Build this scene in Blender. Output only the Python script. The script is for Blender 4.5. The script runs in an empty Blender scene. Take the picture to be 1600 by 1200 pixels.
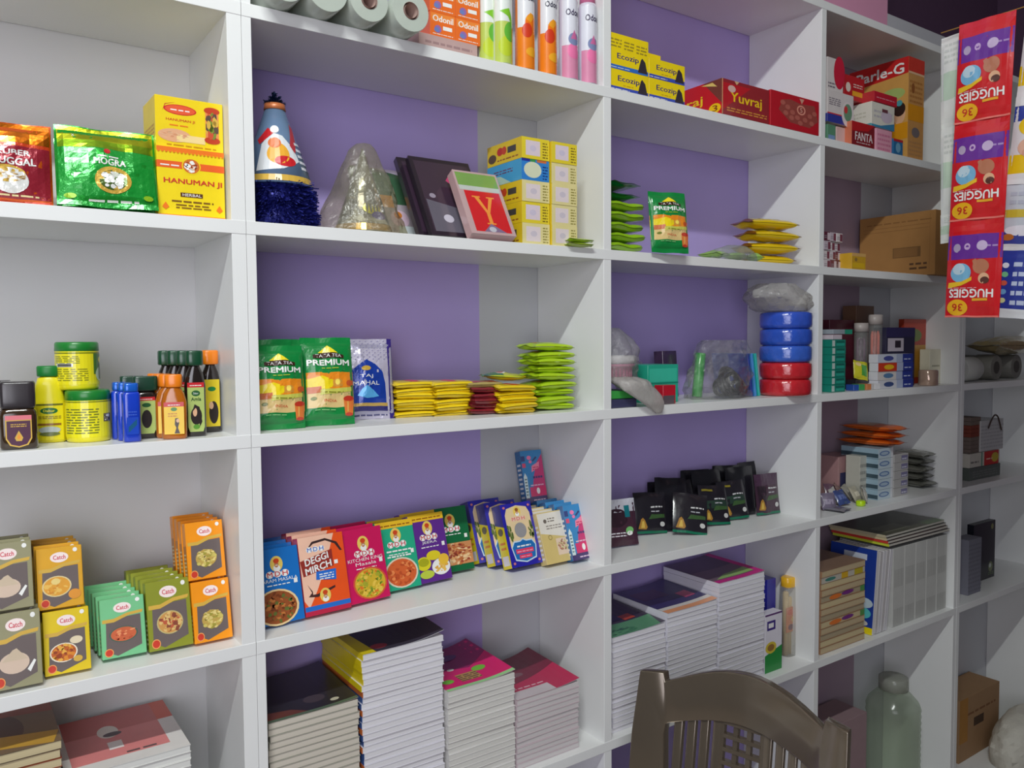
import bpy, bmesh, math, random
from mathutils import Matrix, Vector, noise

# ------------------------------------------------------------------ camera, world, lights
SC = bpy.context.scene
COL = SC.collection
CAM = Vector((-0.3921, -1.3685, 0.1536))
YAW, PITCH, ROLL, FPX = 0.6097, -0.0519, -0.0072, 1259.767
_f = Vector((math.sin(YAW) * math.cos(PITCH), math.cos(YAW) * math.cos(PITCH), math.sin(PITCH)))
_r = Vector((math.cos(YAW), -math.sin(YAW), 0))
_u = _r.cross(_f)
RT = _r * math.cos(ROLL) + _u * math.sin(ROLL)
UP = -_r * math.sin(ROLL) + _u * math.cos(ROLL)
cd = bpy.data.cameras.new('camera')
cam = bpy.data.objects.new('camera', cd)
COL.objects.link(cam)
m = Matrix((RT, UP, -_f)).transposed().to_4x4()
m.translation = CAM
cam.matrix_world = m
cd.sensor_width = 36.0
cd.lens = FPX / 1600 * 36.0
cd.clip_start = 0.02
SC.camera = cam
SC.view_settings.view_transform = 'Standard'
SC.view_settings.look = 'None'
SC.view_settings.gamma = 1.0
SC.view_settings.use_curve_mapping = False
SC.view_settings.exposure = 0.0
SC.cycles.max_bounces = 8
SC.cycles.transparent_max_bounces = 24

wd = bpy.data.worlds.new('world')
SC.world = wd
wd.use_nodes = True
wd.node_tree.nodes['Background'].inputs[0].default_value = (0.80, 0.88, 1.0, 1)
wd.node_tree.nodes['Background'].inputs[1].default_value = 0.08


def area(name, loc, target, sx, sy, power, color):
    ld = bpy.data.lights.new(name, 'AREA')
    ld.shape = 'RECTANGLE'
    ld.size, ld.size_y, ld.energy, ld.color = sx, sy, power, color
    o = bpy.data.objects.new(name, ld)
    COL.objects.link(o)
    o.location = loc
    z = (Vector(loc) - Vector(target)).normalized()
    x = Vector((1, 0, 0))
    if abs(z.x) > .9:
        x = Vector((0, 1, 0))
    y = z.cross(x).normalized()
    x = y.cross(z)
    mm = Matrix((x, y, z)).transposed().to_4x4()
    mm.translation = loc
    o.matrix_world = mm
    return o


area('tube_light', (-0.75, -1.64, 2.2), (-0.3, -0.5, 0.2), 1.2, 0.05, 58, (0.95, 1.0, 0.97))
fill = area('left_fill_light', (-1.5, -2.6, 0.35), (-0.1, 0, 0.0), 1.8, 2.2, 21, (0.93, 0.92, 1.0))  # soft fill added at left front to brighten the left bays; no doorway there
fill.data.spread = math.radians(118)

# ------------------------------------------------------------------ helpers
Z = {'T': 1.0891, 'a': 0.7176, 'b': 0.3594, 'c': 0.0, 'd': -0.3581, 'e': -0.7718, 'f': -1.5}
TH = 0.0224
DEP = 0.2474


def ray(u, v):
    return _f * FPX + (u - 800) * RT - (v - 600) * UP


def on_y(u, v, y):
    d = ray(u, v)
    return CAM + d * ((y - CAM.y) / d.y)


def on_z(u, v, z):
    d = ray(u, v)
    return CAM + d * ((z - CAM.z) / d.z)


def on_x(u, v, x):
    d = ray(u, v)
    return CAM + d * ((x - CAM.x) / d.x)


def lin(c):
    return tuple(((v / 255) / 12.92 if v / 255 <= .04045 else ((v / 255 + .055) / 1.055) ** 2.4) for v in c) + (1,)


_M = {}


def M(c, rough=.45, metal=0.0, coat=0.0, bump=0.0, bscale=60.0, trans=0.0, var=0.08, vscale=30.0):
    key = (c, rough, metal, coat, bump, bscale, trans, var)
    if key in _M:
        return _M[key]
    mt = bpy.data.materials.new('paint_%d_%d_%d' % c)
    mt.use_nodes = True
    nt = mt.node_tree
    b = nt.nodes['Principled BSDF']
    tc = nt.nodes.new('ShaderNodeTexCoord')
    nz = nt.nodes.new('ShaderNodeTexNoise')
    nz.inputs['Scale'].default_value = vscale
    nz.inputs['Detail'].default_value = 3
    mx = nt.nodes.new('ShaderNodeMix')
    mx.data_type = 'RGBA'
    L = lin(c)
    mx.inputs[6].default_value = tuple(v * (1 - var) for v in L[:3]) + (1,)
    mx.inputs[7].default_value = tuple(min(1, v * (1 + var)) for v in L[:3]) + (1,)
    nt.links.new(tc.outputs['Object'], nz.inputs['Vector'])
    nt.links.new(nz.outputs[0], mx.inputs[0])
    nt.links.new(mx.outputs[2], b.inputs['Base Color'])
    b.inputs['Roughness'].default_value = rough
    b.inputs['Metallic'].default_value = metal
    b.inputs['Coat Weight'].default_value = coat
    b.inputs['Coat Roughness'].default_value = .12
    b.inputs['Transmission Weight'].default_value = trans
    if bump:
        n2 = nt.nodes.new('ShaderNodeTexNoise')
        n2.inputs['Scale'].default_value = bscale
        n2.inputs['Detail'].default_value = 4
        bp = nt.nodes.new('ShaderNodeBump')
        bp.inputs['Strength'].default_value = bump
        bp.inputs['Distance'].default_value = .004
        nt.links.new(tc.outputs['Object'], n2.inputs['Vector'])
        nt.links.new(n2.outputs[0], bp.inputs['Height'])
        nt.links.new(bp.outputs[0], b.inputs['Normal'])
    _M[key] = mt
    return mt


def film(name='clear_film', tint=(235, 235, 230), gloss=.35, milky=.12, bump=.9, bscale=45):
    k = (name, tint, gloss, milky)
    if k in _M:
        return _M[k]
    mt = bpy.data.materials.new(name)
    mt.use_nodes = True
    nt = mt.node_tree
    nt.nodes.remove(nt.nodes['Principled BSDF'])
    out = nt.nodes['Material Output']
    tr = nt.nodes.new('ShaderNodeBsdfTransparent')
    tr.inputs[0].default_value = tuple(v * .97 for v in lin(tint)[:3]) + (1,)
    gl = nt.nodes.new('ShaderNodeBsdfGlossy')
    gl.inputs['Roughness'].default_value = .16
    df = nt.nodes.new('ShaderNodeBsdfDiffuse')
    df.inputs[0].default_value = lin(tint)
    tc = nt.nodes.new('ShaderNodeTexCoord')
    nz = nt.nodes.new('ShaderNodeTexNoise')
    nz.inputs['Scale'].default_value = bscale
    nz.inputs['Detail'].default_value = 5
    bp = nt.nodes.new('ShaderNodeBump')
    bp.inputs['Strength'].default_value = bump
    bp.inputs['Distance'].default_value = .01
    nt.links.new(tc.outputs['Object'], nz.inputs['Vector'])
    nt.links.new(nz.outputs[0], bp.inputs['Height'])
    nt.links.new(bp.outputs[0], gl.inputs['Normal'])
    lw = nt.nodes.new('ShaderNodeLayerWeight')
    lw.inputs[0].default_value = .35
    nt.links.new(bp.outputs[0], lw.inputs['Normal'])
    m1 = nt.nodes.new('ShaderNodeMixShader')
    m2 = nt.nodes.new('ShaderNodeMixShader')
    m1.inputs[0].default_value = milky
    nt.links.new(tr.outputs[0], m1.inputs[1])
    nt.links.new(df.outputs[0], m1.inputs[2])
    ma = nt.nodes.new('ShaderNodeMath'); ma.operation = 'MULTIPLY_ADD'; ma.inputs[1].default_value = gloss; ma.inputs[2].default_value = .03
    nt.links.new(lw.outputs['Facing'], ma.inputs[0])
    nt.links.new(ma.outputs[0], m2.inputs[0])
    nt.links.new(m1.outputs[0], m2.inputs[1])
    nt.links.new(gl.outputs[0], m2.inputs[2])
    nt.links.new(m2.outputs[0], out.inputs[0])
    _M[k] = mt
    return mt


def link(name, me, parent=None):
    o = bpy.data.objects.new(name, me)
    COL.objects.link(o)
    if parent is not None:
        o.parent = parent
    return o


def tag(o, label=None, cat=None, group=None, kind=None):
    if label: o['label'] = label
    if cat: o['category'] = cat
    if group: o['group'] = group
    if kind: o['kind'] = kind
    return o


def mesh(name, bm, mats, smooth=False):
    me = bpy.data.meshes.new(name)
    bmesh.ops.recalc_face_normals(bm, faces=bm.faces)
    bm.to_mesh(me)
    bm.free()
    for mt in (mats if isinstance(mats, (list, tuple)) else [mats]):
        me.materials.append(mt)
    if smooth:
        for p in me.polygons:
            p.use_smooth = True
    return me


def add_box(bm, x0, y0, z0, x1, y1, z1, mi=0, bev=0.0):
    r = bmesh.ops.create_cube(bm, size=1)
    vs = r['verts']
    for v in vs:
        v.co = Vector(((x0 + x1) / 2 + v.co.x * (x1 - x0), (y0 + y1) / 2 + v.co.y * (y1 - y0), (z0 + z1) / 2 + v.co.z * (z1 - z0)))
    fs = {f for v in vs for f in v.link_faces}
    for f in fs:
        f.material_index = mi
    if bev:
        es = list({e for v in vs for e in v.link_edges})
        bmesh.ops.bevel(bm, geom=es, offset=bev, segments=1, affect='EDGES', profile=.5)


def boxmesh(name, w, d, h, mat, bev=.0008):
    bm = bmesh.new()
    add_box(bm, -w / 2, 0, 0, w / 2, d, h, bev=bev)
    return mesh(name, bm, mat)


def loft(bm, secs, n=20, mi=0, cap=True, cx=0, cy=0):
    """secs: (z, rx, ry, exponent)"""
    rings = []
    for (z, rx, ry, e) in secs:
        ring = []
        for i in range(n):
            a = 2 * math.pi * (i + .5) / n
            c, s = math.cos(a), math.sin(a)
            k = 2.0 / e
            ring.append(bm.verts.new((cx + rx * math.copysign(abs(c) ** k, c), cy + ry * math.copysign(abs(s) ** k, s), z)))
        rings.append(ring)
    for a, b in zip(rings, rings[1:]):
        for i in range(n):
            f = bm.faces.new((a[i], a[(i + 1) % n], b[(i + 1) % n], b[i]))
            f.material_index = mi
            f.smooth = True
    if cap:
        f = bm.faces.new(list(reversed(rings[0]))); f.material_index = mi
        f = bm.faces.new(rings[-1]); f.material_index = mi
    return rings


_TX = {}


def text_geo(s):
    if s in _TX:
        return _TX[s]
    cu = bpy.data.curves.new('t', 'FONT')
    cu.body = s
    cu.resolution_u = 2
    cu.fill_mode = 'FRONT' if hasattr(cu, 'fill_mode') else 'FRONT'
    o = bpy.data.objects.new('t', cu)
    COL.objects.link(o)
    bpy.context.view_layer.update()
    me = bpy.data.meshes.new_from_object(o.evaluated_get(bpy.context.evaluated_depsgraph_get()))
    vs = [(v.co.x, v.co.y) for v in me.vertices]
    fs = [tuple(p.vertices) for p in me.polygons]
    x0 = min(v[0] for v in vs); x1 = max(v[0] for v in vs)
    y0 = min(v[1] for v in vs); y1 = max(v[1] for v in vs)
    vs = [((x - x0) / (x1 - x0), (y - y0) / (y1 - y0)) for x, y in vs]
    bpy.data.objects.remove(o)
    bpy.data.curves.remove(cu)
    bpy.data.meshes.remove(me)
    _TX[s] = (vs, fs)
    return _TX[s]


def art_polys(art):
    """-> list of (verts, faces, color) in unit coordinates"""
    out = []
    for it in art:
        k = it[0]
        if k == 'r':
            _, a, b, c, d, col = it
            out.append(([(a, b), (c, b), (c, d), (a, d)], [(0, 1, 2, 3)], col))
        elif k == 'p':
            out.append((list(it[1]), [tuple(range(len(it[1])))], it[2]))
        elif k == 'e':
            _, cx, cy, rx, ry, col = it
            n = 22
            out.append(([(cx + rx * math.cos(2 * math.pi * i / n), cy + ry * math.sin(2 * math.pi * i / n)) for i in range(n)], [tuple(range(n))], col))
        elif k == 't':
            _, s, cx, cy, hh, ww, col = it[:7]
            ang = it[7] if len(it) > 7 else 0
            vs, fs = text_geo(s)
            ca, sa = math.cos(ang), math.sin(ang)
            vv = []
            for x, y in vs:
                x, y = (x - .5) * ww, (y - .5) * hh
                vv.append((cx + x * ca - y * sa, cy + x * sa + y * ca))
            out.append((vv, fs, col))
            sh = ww / max(3, len(s)) * .09
            if hh > .05:
                out.append(([(x + sh, y) for x, y in vv], fs, col))
                out.append(([(x + sh * .5, y + sh * .5) for x, y in vv], fs, col))
        elif k == 'l':
            _, x0, y0, x1, y1, col, n = it
            rg = random.Random(int(x0 * 991 + y0 * 77 + n))
            vs, fs = [], []
            hh = (y1 - y0) / n
            for i in range(n):
                x = x0
                yy = y0 + i * hh
                while x < x1 - .01:
                    l = min(rg.uniform(.05, .16), x1 - x)
                    b = len(vs)
                    vs += [(x, yy), (x + l, yy), (x + l, yy + hh * .45), (x, yy + hh * .45)]
                    fs.append((b, b + 1, b + 2, b + 3))
                    x += l + .025
            out.append((vs, fs, col))
        elif k == 'f':
            _, cx, cy, rx, ry, cols, n, s, sd = it
            rg = random.Random(sd)
            bins = {}
            for i in range(n):
                a = rg.uniform(0, 6.283); q = math.sqrt(rg.random())
                x, y = cx + rx * q * math.cos(a), cy + ry * q * math.sin(a)
                c = rg.choice(cols)
                vs, fs = bins.setdefault((c, i * 3 // n), ([], []))
                b = len(vs)
                ss = s * rg.uniform(.6, 1.3); ph = rg.uniform(0, 3)
                asp = rg.uniform(.45, 1)
                k2 = 6
                for j in range(k2):
                    t = 6.283 * j / k2
                    px, py = ss * math.cos(t), ss * asp * math.sin(t)
                    vs.append((x + (px * math.cos(ph) - py * math.sin(ph)) * (rx / max(rx, ry)) ** 0, y + (px * math.sin(ph) + py * math.cos(ph)) * (ry / rx if rx else 1)))
                fs.append(tuple(range(b, b + k2)))
            for (c, _), (vs, fs) in bins.items():
                out.append((vs, fs, c))
    return out


def art_mesh(name, layers, rough=.4, coat=.3, metal=0.0, bump=0.0):
    """layers: list of (art, fn, cuts) ; fn(u,v,off)->xyz ; cuts=(nu,nv) bisect grid or None"""
    cols = []
    big = bmesh.new()
    for art, fn, cuts in layers:
        for li, (vs, fs, col) in enumerate(art_polys(art)):
            ck = col
            if ck not in cols:
                cols.append(ck)
            mi = cols.index(ck)
            bm = bmesh.new()
            bv = [bm.verts.new((x, y, 0)) for x, y in vs]
            for f in fs:
                try:
                    bm.faces.new([bv[i] for i in f])
                except ValueError:
                    pass
            if cuts:
                xs = [v[0] for v in vs]; ys = [v[1] for v in vs]
                for i in range(1, cuts[0]):
                    t = i / cuts[0]
                    if min(xs) < t < max(xs):
                        bmesh.ops.bisect_plane(bm, geom=bm.verts[:] + bm.edges[:] + bm.faces[:], plane_co=(t, 0, 0), plane_no=(1, 0, 0))
                for i in range(1, cuts[1]):
                    t = i / cuts[1]
                    if min(ys) < t < max(ys):
                        bmesh.ops.bisect_plane(bm, geom=bm.verts[:] + bm.edges[:] + bm.faces[:], plane_co=(0, t, 0), plane_no=(0, 1, 0))
            idx = {}
            for v in bm.verts:
                idx[v] = big.verts.new(fn(v.co.x, v.co.y, (.0003 + .00009 * li) if cuts else (.0002 + .00003 * li)))
            for f in bm.faces:
                try:
                    nf = big.faces.new([idx[v] for v in f.verts])
                    nf.material_index = mi
                except ValueError:
                    pass
            bm.free()
    me = bpy.data.meshes.new(name)
    big.to_mesh(me)
    big.free()
    for c in cols:
        if len(c) == 4:
            me.materials.append(M(c[:3], .25, .9, .3, bump=.3, bscale=40))
        else:
            me.materials.append(M(c, rough, metal, coat, bump=bump))
    return me


def fn_front(w, h, z0=0):
    return lambda u, v, o: (u * w - w / 2, -o, z0 + v * h)


def fn_left(w, d, h):
    return lambda u, v, o: (-w / 2 - o, d * (1 - u), v * h)


def fn_top(w, d, h):
    return lambda u, v, o: (u * w - w / 2, v * d, h + o)


def fn_cyl(r, z0, h, span=3.6, cx=0, cy=None, ang0=0):
    cy_ = r if cy is None else cy

    def f(u, v, o):
        a = (u - .5) * span + ang0
        return (cx + (r + o) * math.sin(a), cy_ - (r + o) * math.cos(a), z0 + v * h)
    return f


def place(o, P, rz=0, tilt=0, roll=0, lift=True, d=0.0):
    """origin at front-bottom-centre; tilt leans the top back (degrees)"""
    t = math.radians(tilt)
    P = Vector(P) + Vector((0, 0, .0004))
    if lift and tilt > 0:
        P = P + Vector((0, 0, d * math.sin(t)))
    o.matrix_world = Matrix.Translation(P) @ Matrix.Rotation(math.radians(rz), 4, 'Z') @ Matrix.Rotation(-t, 4, 'X') @ Matrix.Rotation(math.radians(roll), 4, 'Y')
    return o


def clone(o, label=None, group=None):
    c = o.copy()
    COL.objects.link(c)
    for ch in list(o.children):
        k = ch.copy()
        COL.objects.link(k)
        k.parent = c
        for g in ch.children:
            q = g.copy()
            COL.objects.link(q)
            q.parent = k
    if label: c['label'] = label
    if group: c['group'] = group
    return c


def carton(name, label, cat, w, d, h, color, front=None, left=None, top=None, group=None, rough=.4, coat=.25, bev=.0008):
    o = link(name, boxmesh(name, w, d, h, M(color, rough, 0, coat), bev))
    tag(o, label, cat, group)
    ly = []
    if front: ly.append((front, fn_front(w, h), None))
    if left: ly.append((left, fn_left(w, d, h), None))
    if top: ly.append((top, fn_top(w, d, h), None))
    if ly:
        link('printed_label', art_mesh('printed_label', ly, rough, coat), o)
    return o


def span(ul, ur, y, z, v=None, rz=0):
    """front edge from pixel ul to ur, left end on plane y; returns centre, width"""
    vv = 600 if v is None else v
    a = on_y(ul, vv, y)
    c, s = math.cos(math.radians(rz)), math.sin(math.radians(rz))
    d = ray(ur, vv)
    # solve a + w(c,s) on the vertical plane through the camera and ur
    nx, ny = d.y, -d.x
    w = (nx * (CAM.x - a.x) + ny * (CAM.y - a.y)) / (nx * c + ny * s)
    return Vector((a.x + w * c / 2, a.y + w * s / 2, z)), w


def hz(P, v):
    """height z at P where the pixel row is v"""
    lo, hi = -2.0, 2.0
    for _ in range(40):
        mz = (lo + hi) / 2
        q = Vector((P[0], P[1], mz)) - CAM
        py = 600 - FPX * q.dot(UP) / q.dot(_f)
        if py > v: lo = mz
        else: hi = mz
    return lo


def pouch_fn(w, h, t, seed, crimp=.07, wav=.004, taper=0.0, pw=(.5, .55)):
    def f(u, v, side, off=0.0):
        uu = min(max(u, 0), 1); vv = min(max(v, 0), 1)
        g = 0
        if crimp < vv < 1 - crimp:
            q = (vv - crimp) / (1 - 2 * crimp)
            g = (max(0, math.sin(math.pi * q)) ** pw[0]) * (max(0, math.sin(math.pi * uu)) ** pw[1])
        n = noise.noise(Vector((uu * 4 + seed, vv * 4, side * 3.1 + seed)))
        n2 = noise.noise(Vector((uu * 11 + seed * 2, vv * 9, seed)))
        y = side * (t / 2 * g * (1 + .25 * n) + .0006 + off) + wav * .5 * math.sin(uu * 9 + seed) * abs(2 * vv - 1) ** 3 + n2 * t * .05 * g * side
        pin = 1 - .05 * g
        x = (uu - .5) * w * pin * (1 - taper * (1 - vv))
        z = vv * h + n * .0015
        return (x, y, z)
    return f


def pouch(name, label, cat, w, h, t, color, art=None, seed=1, group=None, crimp=.07, metal=0.0, rough=.28, crimp_col=None, crimp_name='sealed_edge', bump=.35, grid=(26, 32), cuts=(13, 16), coat=.5, pw=(.5, .55)):
    fn = pouch_fn(w, h, t, seed, crimp, pw=pw)
    bm = bmesh.new()
    nu, nv = grid
    for side in (-1, 1):
        ea = lambda t: .5 * t + .5 * (.5 - .5 * math.cos(math.pi * t)) if pw[1] > .4 else .12 * t + .88 * (.5 - .5 * math.cos(math.pi * t))
        g = [[bm.verts.new(fn(ea(i / nu), ea(j / nv), side)) for i in range(nu + 1)] for j in range(nv + 1)]
        for j in range(nv):
            for i in range(nu):
                f = bm.faces.new((g[j][i], g[j][i + 1], g[j + 1][i + 1], g[j + 1][i]))
                f.smooth = True
    bmesh.ops.remove_doubles(bm, verts=bm.verts, dist=.0004)
    o = link(name, mesh(name, bm, M(color, rough, metal, coat, bump=bump, bscale=35)))
    for p in o.data.polygons: p.use_smooth = True
    tag(o, label, cat, group)
    if art:
        ff = lambda u, v, off: fn(u, v, -1, off)
        link('printed_label', art_mesh('printed_label', [(art, ff, cuts)], rough, coat, metal * .5, bump), o)
    return o


def strands(bm, cx, cy, cz, r0, r1, h, n, seed, droop=.4, wid=.0012):
    rg = random.Random(seed)
    for i in range(n):
        a = rg.uniform(0, 6.283)
        z = cz + rg.uniform(0, h)
        r = r0 + (r1 - r0) * rg.random()
        b = rg.uniform(-.5, .5)
        p0 = Vector((cx + r0 * .6 * math.cos(a), cy + r0 * .6 * math.sin(a), z))
        p1 = Vector((cx + r * math.cos(a + b * .3), cy + r * math.sin(a + b * .3), z + rg.uniform(-droop, .3) * .02))
        t = Vector((-math.sin(a), math.cos(a), rg.uniform(-1, 1))).normalized() * wid
        f = bm.faces.new([bm.verts.new(p) for p in (p0 - t, p0 + t, p1 + t, p1 - t)])


def crumple(name, label, cat, secs, seed, mat, amp=.18, n=34, group=None, loc=(0, 0, 0), freq=9, parent=None):
    """closed crumpled bag lofted through (z, cx, cy, rx, ry)"""
    bm = bmesh.new()
    rings = []
    m_ = 14
    def S(t):
        k = t * (len(secs) - 1); i = min(int(k), len(secs) - 2); q = k - i
        return [a + (b - a) * q for a, b in zip(secs[i], secs[i + 1])]
    for j in range(m_ + 1):
        z, cx, cy, rx, ry = S(j / m_)
        ring = []
        for i in range(n):
            a = 2 * math.pi * i / n
            q = Vector((math.cos(a), math.sin(a), 0))
            nn = noise.noise(Vector((q.x * 1.6 * freq / 9 + seed, q.y * 1.6, z * freq + seed))) + .6 * noise.noise(Vector((a * 3, z * 60, seed)))
            ridge = abs(noise.noise(Vector((q.x * 3 + seed * 3, q.y * 3, z * 25))))
            k = 1 + amp * nn - amp * .9 * ridge
            ring.append(bm.verts.new((cx + rx * k * q.x, cy + ry * k * q.y, z)))
        rings.append(ring)
    for a, b in zip(rings, rings[1:]):
        for i in range(n):
            bm.faces.new((a[i], a[(i + 1) % n], b[(i + 1) % n], b[i]))
    bm.faces.new(list(reversed(rings[0])))
    bm.faces.new(rings[-1])
    zm = min(v.co.z for v in bm.verts)
    me = mesh(name, bm, mat)
    for i, p in enumerate(me.polygons):
        p.use_smooth = (i % 3 != 0)
    o = link(name, me, parent)
    o.location = loc
    if parent is None:
        tag(o, label, cat, group)
    return o

# ------------------------------------------------------------------ the room and the shelving
def quad_obj(name, pts, mat, kind='structure'):
    bm = bmesh.new()
    bm.faces.new([bm.verts.new(p) for p in pts])
    me = bpy.data.meshes.new(name); bm.to_mesh(me); bm.free()
    me.materials.append(mat)
    return tag(link(name, me), kind=kind)


LAV = M((184, 166, 226), .6, bump=.15, bscale=25, var=.07, vscale=5)
PALE = M((196, 197, 202), .6, bump=.15, bscale=25, var=.04, vscale=5)
LILACGREY = M((222, 222, 222), .6, bump=.1, bscale=25, var=.05, vscale=4)
DUSK = M((158, 136, 152), .65, bump=.15, bscale=25, var=.08, vscale=5)
PINK = M((226, 160, 190), .6, bump=.15, bscale=25, var=.06, vscale=5)
PLUM = M((104, 76, 104), .8)

bm = bmesh.new()
YB = DEP + .001


def wq(x0, x1, z0, z1, mi):
    f = bm.faces.new([bm.verts.new(p) for p in ((x0, YB, z0), (x1, YB, z0), (x1, YB, z1), (x0, YB, z1))])
    f.material_index = mi


wq(-3.0, .0202, -1.5, 2.35, 1)
wq(.0202, .644, -1.5, 2.35, 0)
wq(.644, .83, -1.5, 1.08, 2)
wq(.644, .83, 1.08, 2.35, 0)
wq(.83, 1.62, -1.5, 1.08, 0)
wq(.83, 2.361, 1.08, 2.35, 4)
wq(1.62, 2.2154, -1.5, 1.08, 3)
wq(2.2154, 3.3, -1.5, 1.08, 2)
wq(2.361, 3.3, 1.08, 1.3, 2)
me = bpy.data.meshes.new('wall_back'); bm.to_mesh(me); bm.free()
for x in (LAV, LILACGREY, PALE, DUSK, PINK): me.materials.append(x)
tag(link('wall_back', me), kind='structure')
quad_obj('wall_loft', [(2.361, .9, 1.3), (4.6, .9, 1.3), (4.6, .9, 2.35), (2.361, .9, 2.35)], PLUM)
quad_obj('floor', [(-3, -4, -1.5), (4.6, -4, -1.5), (4.6, .9, -1.5), (-3, .9, -1.5)], M((150, 140, 132), .5, var=.15, vscale=4))
quad_obj('ceiling', [(-3, -4, 2.35), (4.6, -4, 2.35), (4.6, .9, 2.35), (-3, .9, 2.35)], M((215, 210, 205), .7))
quad_obj('wall_right', [(4.6, -4, -1.5), (4.6, .9, -1.5), (4.6, .9, 2.35), (4.6, -4, 2.35)], PLUM)

WHT = M((232, 233, 232), .38, coat=.15, bump=.03, bscale=12, var=.025, vscale=9)


def shelving(label, x0, x1, inner, zs, zb, zt):
    root = bpy.data.objects.new('shelving_unit', None)
    COL.objects.link(root)
    root.location = (x0, 0, zb)
    tag(root, label, 'shelf unit', 'white laminate shelving along the wall')
    inv = Matrix.Translation((-x0, 0, -zb))
    for (a, b) in inner:
        bm = bmesh.new()
        add_box(bm, a, .0008, zb, b, DEP, zt, bev=.0006)
        bmesh.ops.transform(bm, matrix=inv, verts=bm.verts)
        link('upright_panel', mesh('upright_panel', bm, WHT), root)
    for z in zs:
        bm = bmesh.new()
        add_box(bm, x0 + .0002, 0, z - TH, x1 - .0002, DEP - .001, z, bev=.0006)
        bmesh.ops.transform(bm, matrix=inv, verts=bm.verts)
        link('shelf_board', mesh('shelf_board', bm, WHT), root)
    return root


ZS = [Z[k] for k in 'Tabcde']
shelving('white shelving bay on the left holding incense pouches, hair oils and spice cartons', -.80, .0242, [(-.80, -.7775), (0, .0240)], ZS[1:] + [Z['f'] + .03, 1.0891], -1.5, 1.11)
shelving('white shelving unit in the middle with noodles, spices and copy stacks', .0244, 2.4282, [(.0246, .0403), (.8169, .8395), (1.616, 1.6377), (2.4078, 2.428)], ZS + [Z['f'] + .03], -1.5, 1.0891)
shelving('white shelving bay at the far right behind the hanging sachet strips', 2.4286, 3.225, [(2.4288, 2.4494), (3.20, 3.2225)], ZS + [Z['f'] + .03], -1.5, 1.0891)

# ------------------------------------------------------------------ colours and label art
RED = (200, 30, 38); DRED = (140, 20, 32); YEL = (240, 212, 20); DYEL = (226, 178, 20); ORG = (238, 120, 28)
WH = (240, 240, 236); BLK = (28, 26, 30); GRN = (20, 128, 58); LGRN = (150, 200, 40); BLU = (30, 60, 170)
SKIN = (226, 178, 140); GOLD = (212, 172, 70); CREAM = (232, 216, 160); MAR = (110, 24, 34); GREY = (110, 106, 104)


def portrait(cx, cy, rx, ry, turban=(206, 72, 30)):
    return [('e', cx, cy, rx, ry, (236, 204, 96)), ('e', cx, cy - ry * .55, rx * .55, ry * .4, WH), ('e', cx, cy - ry * .05, rx * .34, ry * .42, (190, 128, 88)),
            ('e', cx, cy + ry * .38, rx * .46, ry * .32, turban), ('r', cx - rx * .2, cy - ry * .22, cx + rx * .2, cy - ry * .14, WH)]


def lettered(s, cx, cy, w, h, col=RED, halo=WH):
    out = []
    n = len(s)
    for i in range(n):
        out.append(('e', cx + (i - (n - 1) / 2) * w / n, cy, w / n * .52, h * .62, halo))
    for i, c in enumerate(s):
        out.append(('t', c, cx + (i - (n - 1) / 2) * w / n, cy, h * .86, w / n * .68, col))
    return out


FOOD1 = [(196, 96, 30), (224, 140, 40), (150, 60, 20), (236, 176, 70)]
FOOD2 = [(214, 180, 50), (120, 150, 40), (236, 200, 80), (224, 120, 40), (170, 170, 50)]
FOOD3 = [(222, 190, 130), (196, 156, 90), (240, 214, 160), (170, 130, 80)]


def bowl(cx, cy, rx, ry, cols, sd=1, rim=(240, 232, 210), n=90, s=.06):
    return [('e', cx, cy, rx, ry, rim), ('e', cx, cy, rx * .9, ry * .9, cols[0]), ('f', cx, cy, rx * .78, ry * .78, cols, n, s, sd)]


# ================================================================== BAY 1, shelf b: incense pouches
def mogra_art():
    g = (24, 150, 52)
    return [('r', .02, .0, .98, .70, g), ('r', .02, .80, .98, .985, (190, 200, 40, 1)), ('r', .02, .70, .98, .80, (150, 196, 40, 1)),
            ('t', 'X', .17, .86, .035, .03, WH),
            ('e', .5, .66, .035, .035, RED), ('l', .4, .58, .62, .615, WH, 1), ('t', 'MOGRA', .52, .525, .075, .33, WH),
            ('e', .55, .31, .19, .165, GOLD), ('e', .55, .31, .145, .125, (70, 96, 30)), ('f', .55, .31, .12, .1, [WH, (230, 236, 220), (250, 250, 245)], 40, .035, 4),
            ('l', .3, .06, .8, .1, WH, 1), ('e', .12, .1, .06, .03, LGRN), ('e', .9, .12, .05, .03, LGRN)]


def kuber_art():
    return [('r', .02, .0, .98, .74, (206, 66, 30)), ('r', .16, .08, .98, .70, (150, 34, 50)), ('r', .02, .74, .98, .985, (240, 130, 30, 1)),
            ('t', 'KUBER', .58, .62, .06, .38, WH), ('t', 'GUGGAL', .58, .51, .09, .5, WH), ('e', .52, .36, .2, .1, GOLD),
            ('e', .55, .28, .2, .15, WH), ('f', .55, .33, .16, .05, FOOD3, 30, .03, 2), ('l', .3, .1, .85, .14, CREAM, 1)]


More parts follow.
